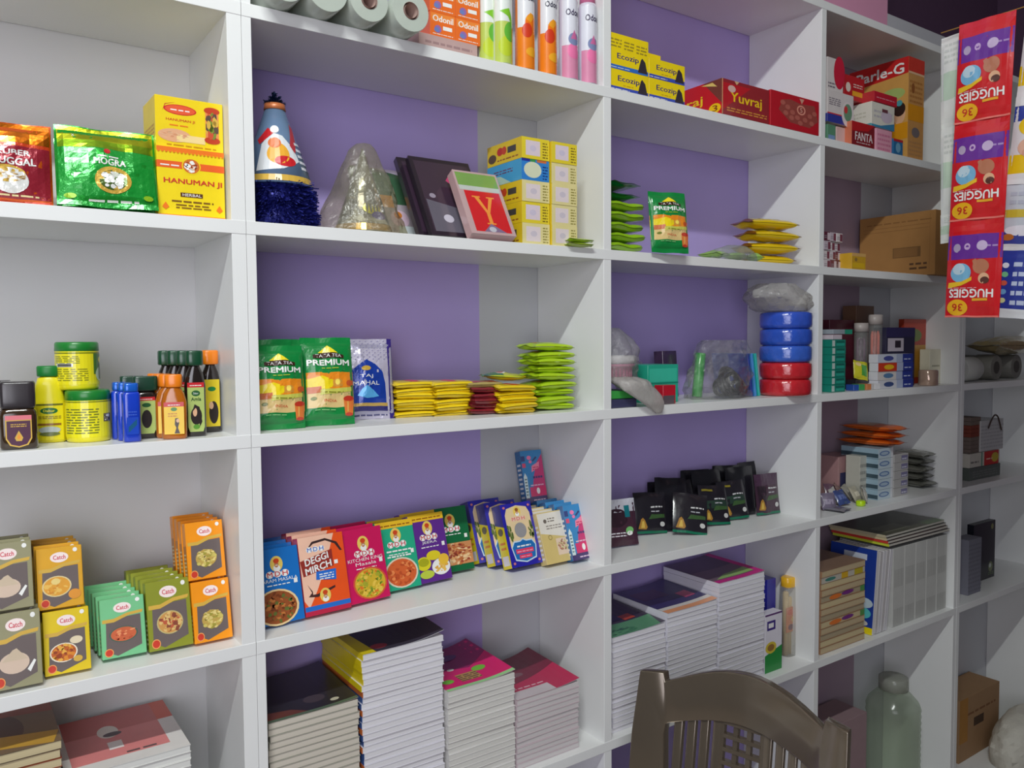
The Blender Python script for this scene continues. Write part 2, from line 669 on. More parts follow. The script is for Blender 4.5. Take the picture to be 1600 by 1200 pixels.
ffoil = dict(metal=.55, rough=.25, bump=.6)
p = pouch('incense_pouch', 'green foil pouch with a white flower picture, front of its row', 'pouch', .140, .132, .030, (30, 160, 50), mogra_art(), 3, **ffoil)
place(p, (-.181, .010, Z['b'] + .004), -4, 17)
for i in range(3):
    q = clone(p, 'green foil pouch standing behind the front green pouch', 'green foil incense pouches behind the front one')
    place(q, (-.170 + .005 * (i % 2), .047 + .036 * i, Z['b'] + .0045), -3 + 2 * (i % 2), 15)
p = pouch('incense_pouch', 'orange foil pouch with a maroon panel and white bowl, front of its row', 'pouch', .120, .126, .03, (226, 96, 24), kuber_art(), 8, **ffoil)
place(p, (-.312, .055, Z['b'] + .002), -4, 6)
for i in range(2):
    q = clone(p, 'orange foil pouch behind the front orange one', 'orange foil pouches at the back')
    place(q, (-.318, .10 + .05 * i, Z['b'] + .003), 3, 6)

han = [('r', 0, .94, 1, 1, ORG), ('r', 0, 0, 1, .035, ORG), ('r', 0, .70, 1, .80, (232, 96, 34)), ('e', .5, .75, .14, .12, YEL), ('e', .5, .75, .125, .105, (206, 110, 40)),
       ('f', .5, .75, .08, .07, [SKIN, WH, (150, 60, 30)], 26, .03, 2), ('l', .05, .73, .32, .77, WH, 1), ('t', 'HANUMAN JI', .52, .51, .09, .86, (206, 60, 40)),
       ('r', .33, .30, .66, .36, (90, 50, 20)), ('t', 'HERBAL', .5, .33, .04, .28, WH), ('l', .2, .22, .82, .27, (120, 80, 20), 1), ('l', .26, .13, .78, .21, (120, 80, 20), 2),
       ('p', [(.06, .14), (.11, .21), (.16, .14), (.11, .10)], ORG), ('p', [(.86, .14), (.91, .21), (.96, .14), (.91, .10)], ORG)]
han += [('p', [(i / 18, .94), (i / 18 + .028, .915), (i / 18 + .055, .94)], ORG) for i in range(18)]
P, w = span(247, 352, .022, Z['b'], 330, 0)
c1 = carton('incense_carton', 'larger yellow carton lettered HERBAL, lower of two against the upright', 'carton', w, .10, .1115, (240, 212, 20), han, [('r', 0, .7, 1, .8, ORG), ('l', .1, .2, .9, .5, (200, 120, 20), 4)])
place(c1, P)
top = [('e', .36, .76, .24, .1, RED), ('e', .36, .76, .22, .085, (230, 90, 50)), ('l', .22, .74, .5, .79, WH, 1), ('p', [(.1, .7), (.14, .85), (.3, .9), (.15, .84)], RED),
       ('t', 'HANUMAN JI', .36, .55, .06, .42, (206, 80, 30)), ('l', .2, .44, .5, .49, ORG, 1),
       ('e', .27, .25, .24, .13, (226, 170, 130)), ('r', .3, .14, .72, .28, (240, 214, 150)), ('f', .25, .25, .2, .09, [SKIN, (214, 150, 110)], 20, .04, 5),
       ('r', .73, .25, .93, .82, (226, 140, 80)), ('e', .83, .83, .12, .07, (190, 60, 30)), ('e', .83, .24, .12, .07, (190, 60, 30)), ('f', .83, .53, .08, .2, [(120, 140, 50), (200, 80, 50), GOLD, (90, 70, 60)], 30, .04, 6),
       ('l', .15, .06, .9, .1, (200, 140, 20), 1)]
P2, w2 = span(243, 349, .03, Z['b'] + .1117, 210, 0)
c2 = carton('incense_carton', 'smaller yellow incense carton with a red oval logo, on top of the larger yellow carton', 'carton', w2, .085, .082, (238, 208, 20), top, [('l', .1, .2, .9, .5, (200, 140, 20), 4)])
place(c2, P2, 1)

# ================================================================== BAY 1, shelf c: bottles and tubs
def bottle(name, label, body, secs, capsecs, mat, capmat, art=None, artfn=None, cuts=(8, 4), group=None, cap_name='cap', n=24):
    bm = bmesh.new(); loft(bm, secs, n)
    o = link(name, mesh(name, bm, mat))
    tag(o, label, 'bottle', group)
    bm = bmesh.new(); loft(bm, capsecs, n)
    link(cap_name, mesh(cap_name, bm, capmat), o)
    if art:
        link('label', art_mesh('label', [(art, artfn, cuts)], .35, .4), o)
    return o


zc = Z['c']
# dark square bottle at the far left
AMB = M((52, 34, 16), .12, coat=.8, var=.02)
flat = lambda w, h, y, z0: (lambda u, v, o: (u * w - w / 2, y - o, z0 + v * h))
kid = [('p', [(0, .95), (1, .95), (1, .25), (.85, .05), (.5, -.02), (.15, .05), (0, .25)], GOLD), ('p', [(.05, .8), (.95, .8), (.95, .27), (.8, .08), (.5, .02), (.2, .08), (.05, .27)], (76, 30, 60)),
       ('r', .0, .83, 1, .97, (226, 120, 130)), ('l', .2, .62, .8, .74, GOLD, 2), ('p', [(.5, .5), (.66, .28), (.6, .18), (.4, .18), (.34, .28)], GOLD), ('p', [(.5, .42), (.58, .28), (.5, .22), (.42, .28)], (236, 150, 40))]
P, w = span(1, 62, .02, zc, 690)
o = bottle('oil_bottle', 'dark square oil bottle with a black cap and maroon label, nearest the left edge', 'b',
           [(0, w * .47, w * .4, 6), (.004, w * .5, w * .43, 6), (.05, w * .5, w * .43, 6), (.058, w * .46, w * .4, 5), (.06, w * .42, w * .36, 5)],
           [(.0605, w * .44, w * .38, 7), (.064, w * .47, w * .40, 7), (.097, w * .47, w * .40, 7), (.1, w * .43, w * .37, 7)], AMB, M((44, 38, 42), .3, coat=.5), kid, flat(w * .68, .048, -w * .43 - .001, .004), None)
place(o, (P.x, .02 + w * .43, zc), -4)
q = clone(o, 'second dark square oil bottle cut by the left frame edge, behind the front one'); place(q, (P.x - w * .55, .075 + w * .5, zc), -4)

# yellow lotion bottle with green cap
yb = [('r', 0, .0, 1, 1, (236, 220, 24)), ('r', 0, .88, 1, .93, (110, 110, 20)), ('e', .5, .75, .28, .08, (30, 110, 50)), ('t', 'Dabur', .5, .75, .06, .36, (240, 230, 60)), ('l', .15, .55, .9, .64, (150, 130, 30), 2),
      ('r', .12, .38, .9, .43, (150, 100, 30)), ('e', .5, .26, .36, .09, (190, 200, 200)), ('e', .5, .16, .34, .05, (110, 120, 60))]
P, w = span(53, 103, .085, zc, 640)
o = bottle('lotion_bottle', 'tall yellow bottle with a green screw cap beside the stacked tubs', 'b',
           [(0, .020, .013, 2.6), (.003, .0225, .0145, 2.6), (.065, .0225, .0145, 2.6), (.09, .019, .0135, 2.5), (.102, .0155, .0125, 2.3), (.104, .011, .011, 2)],
           [(.1042, .0155, .0125, 2.2), (.106, .0165, .0135, 2.2), (.119, .0165, .0135, 2.2), (.121, .015, .012, 2.2)], M((236, 222, 26), .35, coat=.4), M((24, 120, 48), .4),
           yb, lambda u, v, o: (.0228 * math.sin((u - .5) * 2.0), -.0149 * math.cos((u - .5) * 1.6) - o, .004 + v * .062), (8, 3))
place(o, (P.x + .001, .1, zc), -10)

# tubs
tub_a = [('r', 0, 0, 1, 1, (238, 226, 30)), ('r', 0, .9, 1, .94, (120, 130, 20)), ('l', .15, .62, .5, .86, (110, 120, 30), 5), ('l', .15, .12, .6, .5, (140, 140, 30), 6), ('r', .18, .52, .42, .62, WH),
         ('r', .2, .53, .4, .61, (90, 90, 90)), ('r', .68, .3, .98, .9, (70, 120, 50)), ('e', .86, .72, .08, .1, (240, 230, 60)), ('e', .83, .3, .12, .22, (196, 214, 180)), ('r', .78, .15, .9, .6, (60, 90, 40))]
tub_b = [('r', 0, 0, 1, 1, (238, 228, 30)), ('r', 0, .93, 1, .96, (120, 130, 20)), ('l', .18, .1, .62, .8, (110, 120, 40), 10), ('r', .68, .4, .82, .62, (120, 110, 80)), ('f', .75, .5, .05, .09, [BLK, WH], 30, .012, 3)]


def tub(label, art, r, h):
    bm = bmesh.new()
    loft(bm, [(0, r * .93, r * .93, 2), (.003, r * .99, r * .99, 2), (.008, r, r, 2), (h * .76, r, r, 2), (h * .78, r * .9, r * .9, 2), (h * .8, r * .88, r * .88, 2)], 40)
    o = link('hair_pack_tub', mesh('hair_pack_tub', bm, M((238, 226, 30), .3, coat=.5)))
    tag(o, label, 'tub', 'yellow tubs with green lids')
    bm = bmesh.new()
    loft(bm, [(h * .8, r * .99, r * .99, 2), (h * .81, r * 1.02, r * 1.02, 2), (h * .97, r * 1.0, r * 1.0, 2), (h, r * .93, r * .93, 2)], 40)
    link('lid', mesh('lid', bm, M((26, 124, 44), .35, coat=.3)), o)
    link('label', art_mesh('label', [(art, fn_cyl(r, .008, h * .72, 3.8, cy=0), (22, 2))], .3, .5), o)
    return o


P, w = span(106, 178, .05, zc, 650)
r = w / 2
o = tub('yellow tub with a green lid, front one at shelf level', tub_b, r, .082)
place(o, (P.x, .05 + r, zc), -6)
q = clone(o, 'yellow tub with a green lid just behind the front tub, under the raised one'); place(q, (P.x - .012, .05 + 3.05 * r, zc), 10)
P2, w2 = span(90, 160, .07, zc, 560)
o = tub('yellow tub with a green lid raised on top of the other tubs', tub_a, w2 / 2, .076)
place(o, (P2.x - .001, .07 + w2 / 2, zc + .0825), 0)

# blue flat bottles, one behind another
BLUEP = M((20, 60, 190), .22, coat=.7)
blart = [('r', .08, .1, .92, .55, (24, 70, 190)), ('p', [(.2, .15), (.8, .35), (.8, .5), (.2, .3)], (20, 90, 130)), ('l', .2, .6, .8, .75, (60, 100, 210), 2)]
P, w = span(193, 221, .012, zc, 640)
blab = ['blue flask bottle with a light-catching cap, front of its row of three', 'blue flask bottle, middle of its row of three', 'blue flask bottle, rearmost of its row of three']
o = bottle('blue_bottle', blab[0], 'b', [(0, w * .46, .009, 4), (.003, w * .5, .0105, 4), (.075, w * .5, .0105, 4), (.079, w * .42, .0095, 4)],
           [(.0795, w * .40, .0095, 4), (.081, w * .42, .01, 4), (.091, w * .42, .01, 4), (.093, w * .36, .008, 4)], BLUEP, M((24, 100, 210), .25, .3, .6), blart, flat(w * .8, .06, -.0108, .006), None, 'blue flask bottles')
place(o, (P.x, .024, zc), 0)
for i in (1, 2):
    q = clone(o, blab[i]); place(q, (P.x - .004 * i, .024 + .026 * i, zc), 0)

# orange oil bottles
ORGO = M((214, 120, 20), .1, coat=.8, trans=.35, var=.03)
oart = [('r', 0, 0, 1, 1, (240, 196, 20)), ('r', 0, .86, 1, 1, RED), ('e', .5, .78, .16, .06, (60, 130, 50)), ('l', .2, .9, .8, .95, WH, 1), ('l', .2, .55, .65, .7, (200, 120, 20), 2),
        ('p', [(.55, .5), (.7, .5), (.75, .35), (.68, .2), (.78, .02), (.5, .02), (.6, .2), (.52, .3)], (50, 30, 20)), ('e', .68, .42, .08, .06, SKIN)]
P, w = span(250, 292, .012, zc, 640)
w = .04
o = bottle('almond_oil_bottle', 'orange oil bottle with an orange cap, front of its row of four', 'b', [(0, .017, .0085, 3.5), (.003, .019, .0095, 3.5), (.06, .0195, .0095, 3.2), (.074, .016, .009, 2.6), (.082, .011, .008, 2.2), (.084, .010, .008, 2)],
           [(.0842, .0125, .0095, 2.6), (.0855, .0135, .01, 2.6), (.103, .0135, .01, 2.6), (.105, .012, .009, 2.6)], ORGO, M((240, 130, 16), .3, coat=.5), oart, flat(.03, .052, -.0098, .008), None, 'orange almond oil bottles')
place(o, (P.x + .003, .022, zc), -14)
for i, s_ in enumerate(['second from the front of its row of four', 'third from the front of its row of four', 'rearmost of its row of four']):
    q = clone(o, 'orange oil bottle with an orange cap, ' + s_); place(q, (P.x + .003 - .0045 * (i + 1), .022 + .0215 * (i + 1), zc), -14)

# dark amla oil bottles
DRK = M((34, 26, 22), .12, coat=.8, var=.02)
dart = [('p', [(0, .1), (.1, 0), (.9, 0), (1, .1), (1, .92), (.9, 1), (.1, 1), (0, .92)], (176, 196, 110)), ('r', 0, .9, 1, 1, RED), ('l', .15, .93, .85, .97, WH, 1), ('e', .5, .78, .26, .06, (30, 90, 40)), ('t', 'Dabur', .5, .78, .04, .3, WH),
        ('t', 'Amla', .5, .66, .07, .6, (40, 80, 30)), ('e', .5, .32, .34, .18, (36, 24, 22)), ('e', .42, .40, .13, .09, SKIN), ('p', [(.25, .4), (.4, .56), (.7, .5), (.85, .2), (.7, .1), (.62, .35), (.5, .5)], (36, 24, 22)), ('e', .5, .1, .2, .05, (90, 150, 50))]
dark_s = [(0, .014, .0085, 3), (.003, .0165, .0098, 3), (.085, .0168, .0098, 2.8), (.105, .013, .009, 2.4), (.116, .0085, .0075, 2), (.118, .008, .0075, 2)]
dark_c = [(.1182, .0125, .0098, 3), (.12, .0138, .0105, 3), (.141, .0138, .0105, 3), (.143, .012, .009, 3)]
P, w = span(291, 325, .028, zc, 640)
o = bottle('amla_oil_bottle', 'dark oil bottle with a green cap and woman label, front of its row of four', 'b', dark_s, dark_c, DRK, M((14, 66, 40), .3, coat=.5), dart, flat(.026, .082, -.0101, .008), None, 'dark amla oil bottles')
place(o, (P.x, .04, zc), -6)
for i, s_ in enumerate(['second of four from the front', 'third of four from the front', 'rearmost of its row of four']):
    q = clone(o, 'dark oil bottle with dark green cap, ' + s_); place(q, (P.x - .0095 * (i + 1), .04 + .024 * (i + 1), zc), -6)
o = bottle('amla_oil_bottle', 'dark oil bottle with an orange cap and yellow label against the upright', 'b', dark_s, dark_c, DRK, M((240, 130, 16), .3, coat=.5), [('r', 0, 0, 1, 1, (226, 200, 30)), ('e', .5, .8, .26, .05, GRN), ('e', .6, .3, .3, .24, (40, 26, 20)), ('e', .45, .45, .14, .08, SKIN)], flat(.026, .082, -.0101, .01), None)
place(o, (-.0175, .09, zc), -4)
# dark green flat bottle behind the blue ones
P, w = span(222, 240, .06, zc, 640)
sq = [(0, .0165, .009, 4), (.003, .018, .0098, 4), (.07, .018, .0098, 4), (.078, .012, .008, 3)]
sc_ = [(.0782, .017, .0098, 5), (.08, .0185, .0105, 5), (.1, .0185, .0105, 5), (.102, .017, .0095, 5)]
glab = ['dark oil bottle with a wide dark green cap between the blue and orange bottles', 'dark oil bottle with a wide green cap, behind its twin beside the blue bottles']
o = bottle('amla_oil_bottle', glab[0], 'b', sq, sc_, DRK, M((18, 60, 42), .3, coat=.5), dart[:4] + [('e', .5, .4, .3, .25, (36, 24, 22))], flat(.026, .06, -.0101, .008), None)
place(o, (P.x - .003, .06, zc), -4)
q = clone(o, glab[1]); place(q, (P.x - .018, .087, zc), -4)

# ================================================================== BAY 1, shelf d: spice cartons
def catch_art(bg, food, seed):
    pic = (106, 94, 92)
    a = [('p', [(.1, .12), (.35, .03), (.9, .16), (.9, .68), (.6, .67), (.35, .62), (.12, .6)], pic), ('p', [(.04, .6), (.3, .60), (.62, .68), (.94, .70), (.96, .75), (.6, .73), (.3, .66), (.04, .66)], GOLD),
         ('e', .5, .83, .2, .085, (250, 230, 226)), ('t', 'Catch', .5, .83, .07, .27, (206, 40, 70)), ('e', .85, .93, .05, .035, WH), ('e', .16, .1, .1, .07, (236, 160, 90)), ('e', .16, .1, .08, .055, (206, 60, 40))]
    return a + food


spec = {
    'sage': ((150, 146, 112), [('e', .45, .33, .3, .14, (214, 190, 170)), ('p', [(.2, .36), (.42, .5), (.5, .52), (.72, .36)], (206, 186, 160)), ('p', [(.7, .22), (.84, .34), (.88, .32), (.76, .18)], WH)]),
    'amber': ((222, 164, 30), bowl(.42, .36, .32, .17, [(226, 160, 50), (214, 140, 40), (236, 190, 90)], 13, (226, 206, 150), n=30) + [('e', .4, .44, .1, .05, (236, 210, 130)), ('e', .8, .2, .14, .08, (226, 150, 50))]),
    'yellow': ((226, 196, 20), bowl(.42, .33, .3, .15, FOOD1, 3, n=40) + [('e', .7, .5, .14, .06, (230, 214, 180)), ('e', .72, .2, .1, .05, GOLD)]),
    'mint': ((120, 196, 140), bowl(.5, .38, .32, .13, [(206, 100, 60), (236, 150, 100), (190, 80, 50)], 4, (60, 100, 84), n=30)),
    'olive': ((140, 146, 40), bowl(.5, .38, .3, .17, [(206, 150, 80), (190, 90, 60), (226, 190, 120), (140, 70, 50)], 5, (196, 180, 120), n=60)),
    'orange': ((244, 150, 16), [('e', .5, .36, .28, .15, (190, 160, 80)), ('f', .5, .36, .27, .14, [(206, 190, 100), (226, 206, 130), (160, 150, 60), (190, 160, 80)], 80, .05, 6)]),
}
zd = Z['d']


def spice(kind, label, P, w, h, rz=0, tilt=10, d=.024, group=None):
    bg, food = spec[kind]
    dk = tuple(int(v * .8) for v in bg)
    c = carton('spice_carton', label, 'carton', w, d, h, bg, catch_art(bg, food, 1), [('r', .1, .05, .9, .6, dk), ('l', .2, .1, .8, .5, (230, 220, 180), 6)], [('e', .5, .5, .2, .3, (250, 230, 226))], group)
    place(c, P, rz, tilt, d=d)
    return c


def row_of(first, n, P, dx, dy, dz, rz, tilt, labels, group, d=.024):
    for i in range(n):
        q = clone(first, labels if isinstance(labels, str) else labels[i], group)
        place(q, (P[0] + dx * (i + 1), P[1] + dy * (i + 1), P[2] + dz * (i + 1)), rz, tilt, d=d)


W1 = .066
P, w = span(160, 230, .048, zd, 1025)
c = spice('mint', 'mint green spice carton, frontmost of its row', P, w, .094, -2, 14)
row_of(c, 4, P, -.002, .0255, 0, -2, 14, 'mint green spice carton behind the front mint one', 'mint green spice cartons behind the front one')
P, w = span(234, 303, .040, zd, 1015)
c = spice('olive', 'olive green spice carton, frontmost of its row', P, w, .112, -1, 14)
row_of(c, 4, P, -.003, .0255, 0, -1, 14, 'olive green spice carton behind the front olive one', 'olive green spice cartons behind the front one')
P, w = span(304, 369, .036, zd, 1005)
w -= .004; P.x -= .002
c = spice('orange', 'bright orange spice carton at shelf level, under another orange one', P, w - .002, .102, 0, 12)
row_of(c, 4, P, 0, .0255, 0, 0, 12, 'orange spice carton hidden behind the lower front orange one', 'orange spice cartons behind the front ones')
P = P + Vector((-.002, .024, .1025))
c = spice('orange', 'bright orange spice carton stacked on the lower orange one', P, w - .002, .098, 0, 12)
row_of(c, 3, P, -.001, .0255, .0, 0, 12, 'orange spice carton behind the upper front orange one', 'orange spice cartons behind the front ones')
P, w = span(70, 143, .030, zd, 1045)
c = spice('yellow', 'yellow spice carton with a bowl picture at shelf level', P, w, .096, -2, 12)
row_of(c, 3, P, -.001, .0255, 0, -2, 12, 'yellow spice carton behind the lower front yellow one', 'yellow spice cartons behind the front ones')
P = P + Vector((-.004, .024, .0965))
c = spice('amber', 'amber yellow spice carton stacked on the lower yellow one', P, w, .094, -2, 12)
row_of(c, 3, P, -.001, .0255, .0, -2, 12, 'amber spice carton behind the upper front amber one', 'amber spice cartons behind the front one')
P, w = span(-12, 68, .012, zd, 1075)
c = spice('sage', 'grey-green spice carton with a powder bowl at shelf level, at the left edge', P, w, .110, -1, 12)
row_of(c, 3, P, 0, .0255, 0, -1, 12, 'grey-green spice carton behind the lower front grey-green one', 'grey-green spice cartons behind the front ones')
P = P + Vector((-.006, .028, .1105))
c = spice('sage', 'grey-green spice carton stacked on the lower grey-green one at the left edge', P, w, .1, -1, 12)
row_of(c, 2, P, 0, .0255, .0, -1, 12, 'grey-green spice carton behind the upper front grey-green one', 'grey-green spice cartons behind the front ones')

# ================================================================== books and notebooks
PAGE = {}


def page_mat(c, scale=420):
    if (c, scale) in PAGE: return PAGE[(c, scale)]
    mt = bpy.data.materials.new('paper_pages')
    mt.use_nodes = True
    nt = mt.node_tree
    b = nt.nodes['Principled BSDF']
    tc = nt.nodes.new('ShaderNodeTexCoord')
    mp = nt.nodes.new('ShaderNodeMapping')
    mp.inputs['Scale'].default_value = (2, 2, scale)
    nz = nt.nodes.new('ShaderNodeTexNoise')
    nz.inputs['Scale'].default_value = 1.0
    nz.inputs['Detail'].default_value = 3
    mx = nt.nodes.new('ShaderNodeMix'); mx.data_type = 'RGBA'
    L = lin(c)
    mx.inputs[6].default_value = tuple(v * .72 for v in L[:3]) + (1,)
    mx.inputs[7].default_value = tuple(min(1, v * 1.08) for v in L[:3]) + (1,)
    nt.links.new(tc.outputs['Object'], mp.inputs[0])
    nt.links.new(mp.outputs[0], nz.inputs['Vector'])
    nt.links.new(nz.outputs[0], mx.inputs[0])
    nt.links.new(mx.outputs[2], b.inputs['Base Color'])
    b.inputs['Roughness'].default_value = .8
    PAGE[(c, scale)] = mt
    return mt


def book(name, label, w, d, t, page, cover, art=None, group=None, spine=None, lift_corner=0.0, cat='notebook'):
    spine = spine or cover
    """lying flat, front edge (fore-edge) on -y"""
    bm = bmesh.new()
    add_box(bm, -w / 2 + .0008, .001, .0006, w / 2 - .0008, d - .0006, t - .0006, bev=.0003)
    o = link(name, mesh(name, bm, page_mat(page)))
    tag(o, label, cat, group)
    bm = bmesh.new()
    n = 14
    for (z0, up) in ((0, 0), (t - .0006, 1)):
        top = []
        for j in range(n + 1):
            for k in range(n + 1):
                x = -w / 2 + w * k / n; y = d * j / n
                q = max(0, (k / n + j / n * .0 - .45)) / .55
                z = z0 + (lift_corner * q * q * (.5 + .5 * j / n) if up else 0)
                top.append((x, y, z))
        lo = [bm.verts.new(p) for p in top]
        hi = [bm.verts.new((p[0], p[1], p[2] + .0006)) for p in top]
        for j in range(n):
            for k in range(n):
                a = j * (n + 1) + k
                bm.faces.new((lo[a], lo[a + 1], lo[a + n + 2], lo[a + n + 1]))
                bm.faces.new((hi[a], hi[a + 1], hi[a + n + 2], hi[a + n + 1]))
        bd = list(range(n)) + [k * (n + 1) + n for k in range(n)] + [n * (n + 1) + k for k in range(n, 0, -1)] + [k * (n + 1) for k in range(n, 0, -1)]
        for i in range(len(bd)):
            a, b = bd[i], bd[(i + 1) % len(bd)]
            bm.faces.new((lo[a], lo[b], hi[b], hi[a]))
        if not lift_corner and up == 0: pass
    add_box(bm, -w / 2 - .0004, 0, 0, -w / 2 + .0004, d, t, 1)
    cv = link('cover', mesh('cover', bm, [M(cover, .35, coat=.4), M(spine, .35, coat=.4)]), o)
    if art:
        def ft(u, v, off):
            q = max(0, (u - .45)) / .55
            return (u * w - w / 2, v * d, t + lift_corner * q * q * (.5 + .5 * v) + off)
        link('cover_print', art_mesh('cover_print', [(art, ft, (10, 8) if lift_corner else None)], .35, .4), cv)
    return o


def stack(label_top, label_in, group, P, w, d, n, t, page, covers, topart, rz=0, z=None, lift=0.0, seed=1, cat='notebook', name='notebook', spines=None):
    rg = random.Random(seed)
    protos = {}
    zz = P[2] + .0004
    last = None
    for i in range(n):
        cvr = covers[i % len(covers)] if isinstance(covers, list) else covers
        sp = spines(i, n) if spines else cvr
        if i == n - 1:
            b = book(name, label_top, w, d, t, page, cvr, topart, None, sp, lift_corner=lift, cat=cat)
            b['group'] = group
        elif (cvr, sp) not in protos:
            b = protos[(cvr, sp)] = book(name, label_in, w, d, t, page, cvr, None, group, sp, cat=cat)
        else:
            b = clone(protos[(cvr, sp)])
        place(b, (P[0] + rg.uniform(-.0018, .0018), P[1] + rg.uniform(0, .003), zz), rz + rg.uniform(-.6, .6))
        zz += t + .0004
    return zz


ze = Z['e']
# bay 1 bottom-left books
P, w = span(-40, 96, .02, ze, 1180)
n = max(3, round((hz((P.x, .02), 1190) - ze) / .0135))
stack('dusty brown-covered book on top of the stack at the bottom left corner', 'yellowed book inside the stack at the bottom left corner', 'books at the bottom left corner',
      (P.x, .02, ze), w, .21, n, .0135, (206, 190, 150), [(120, 70, 40), (90, 84, 70), (150, 60, 40)],
      [('r', 0, 0, 1, 1, (120, 96, 70)), ('e', .3, .4, .3, .3, (90, 60, 46)), ('p', [(0, .7), (1, .6), (1, 1), (0, 1)], (150, 66, 40)), ('p', [(.2, .1), (.9, .0), (1, .2), (.3, .3)], (196, 150, 50))], 0, seed=2, cat='book', name='book')
P, w = span(102, 298, .02, ze, 1180)
n = max(3, round((hz((P.x, .02), 1193) - ze) / .0118))
stack('white notebook with a pink and red cover, on top of the bottom-left notebook stack', 'white notebook inside the bottom-left stack', 'white notebooks, bottom left',
      (P.x, .02, ze), w, .21, n, .0118, (226, 226, 222), [(230, 230, 226)],
      [('r', 0, 0, 1, 1, (226, 222, 218)), ('r', .06, .14, .86, 1, (222, 130, 128)), ('r', .06, .62, .86, 1, (196, 96, 92)), ('r', .86, .62, 1, 1, (206, 80, 50)), ('e', .42, .62, .09, .12, (226, 220, 210)), ('e', .45, .56, .08, .04, (70, 50, 60)),
       ('r', .38, .28, .5, .42, (236, 230, 226)), ('l', .5, .16, .75, .22, (90, 70, 70), 1)], 0, seed=3)

# ================================================================== BAY 2, top shelf a
za = Z['a']


def film_roll(label):
    r = .037
    bm = bmesh.new()
    loft(bm, [(0, r * .98, r * .98, 2), (.001, r, r, 2), (.279, r, r, 2), (.28, r * .98, r * .98, 2)], 36, cap=False)
    # ring ends
    for z in (0.0, .28):
        a = [bm.verts.new((r * .98 * math.cos(t * math.pi / 18), r * .98 * math.sin(t * math.pi / 18), z)) for t in range(36)]
        b = [bm.verts.new((r * .42 * math.cos(t * math.pi / 18), r * .42 * math.sin(t * math.pi / 18), z)) for t in range(36)]
        for i in range(36):
            bm.faces.new((a[i], a[(i + 1) % 36], b[(i + 1) % 36], b[i]))
    bmesh.ops.remove_doubles(bm, verts=bm.verts, dist=.0003)
    o = link('film_roll', mesh('film_roll', bm, M((206, 216, 204), .25, coat=.8, trans=.25, bump=.12, bscale=14)))
    tag(o, label, 'roll', 'clear plastic film rolls on the top shelf')
    bm = bmesh.new()
    loft(bm, [(-.001, r * .42, r * .42, 2), (.281, r * .42, r * .42, 2)], 24, cap=False)
    loft(bm, [(-.001, r * .34, r * .34, 2), (.281, r * .34, r * .34, 2)], 24, cap=False)
    link('core_tube', mesh('core_tube', bm, M((188, 160, 150), .7)), o)
    return o


lab = ['clear plastic roll, leftmost of four on the top shelf', 'clear plastic roll, second from the left upright', 'clear plastic roll, third from the left upright', 'clear plastic roll nearest the orange soap cartons']
r0 = None
for i, u in enumerate((447, 512, 577, 642)):
    P = on_y(u, 12, -.04)
    q = film_roll(lab[i]) if r0 is None else clone(r0, lab[i])
    r0 = r0 or q
    q.matrix_world = Matrix.Translation((P.x, -.04, za + .0375)) @ Matrix.Rotation(math.radians(-90), 4, 'X')
# wrapped pack under the orange cartons
P, w = span(655, 746, .03, za, 70)
o = carton('wrapped_pack', 'greyish pink plastic-wrapped pack lying under the small orange cartons', 'pack', w, .12, .034, (190, 160, 156), [('l', .1, .2, .9, .8, (160, 130, 130), 2)], rough=.3, coat=.8)
place(o, P)
odo = [('r', 0, 0, 1, 1, (236, 112, 40)), ('r', .04, .62, .96, .94, (240, 140, 60)), ('t', 'Odonil', .5, .74, .26, .8, WH), ('r', .5, .3, .86, .46, WH), ('e', .3, .3, .14, .16, (150, 110, 170)), ('e', .25, .26, .1, .1, (110, 130, 190)), ('l', .1, .08, .9, .14, WH, 1)]
oo = None
ol = ['lower left', 'lower right', 'middle left', 'middle right', 'upper left', 'upper right']
Pa, wa = span(672, 712, .032, za, 50)
for k in range(6):
    q = carton('air_freshener_carton', 'small orange air freshener carton, ' + ol[0] + ' of the stack of six', 'carton', wa - .001, .07, .046, (232, 104, 36), odo, group='small orange air freshener cartons') if oo is None else clone(oo, 'small orange air freshener carton, ' + ol[k] + ' of the stack of six')
    q['label'] = 'small orange air freshener carton, ' + ol[k] + ' of the stack of six'
    oo = oo or q
    place(q, (Pa.x + (k % 2) * wa, .032, za + .0343 + (k // 2) * .0463))


def spray(label, u, y, body, art, capc):
    r = .0205
    P = on_y(u, 90, y)
    bm = bmesh.new()
    loft(bm, [(0, r * .94, r * .94, 2), (.002, r, r, 2), (.168, r, r, 2), (.174, r * .9, r * .9, 2), (.18, r * .6, r * .6, 2)], 32)
    o = link('air_freshener_can', mesh('air_freshener_can', bm, M(body, .25, .1, .7)))
    tag(o, label, 'spray can', 'fruit-printed air freshener cans')
    bm = bmesh.new()
    loft(bm, [(.1745, r * .86, r * .86, 2), (.2, r * .8, r * .8, 2), (.206, r * .6, r * .6, 2)], 24)
    link('cap', mesh('cap', bm, M(capc, .35, coat=.3)), o)
    link('label', art_mesh('label', [(art, fn_cyl(r, .002, .165, 2.8, cy=0), (18, 3))], .25, .6), o)
    place(o, (P.x, y, za))
    return o


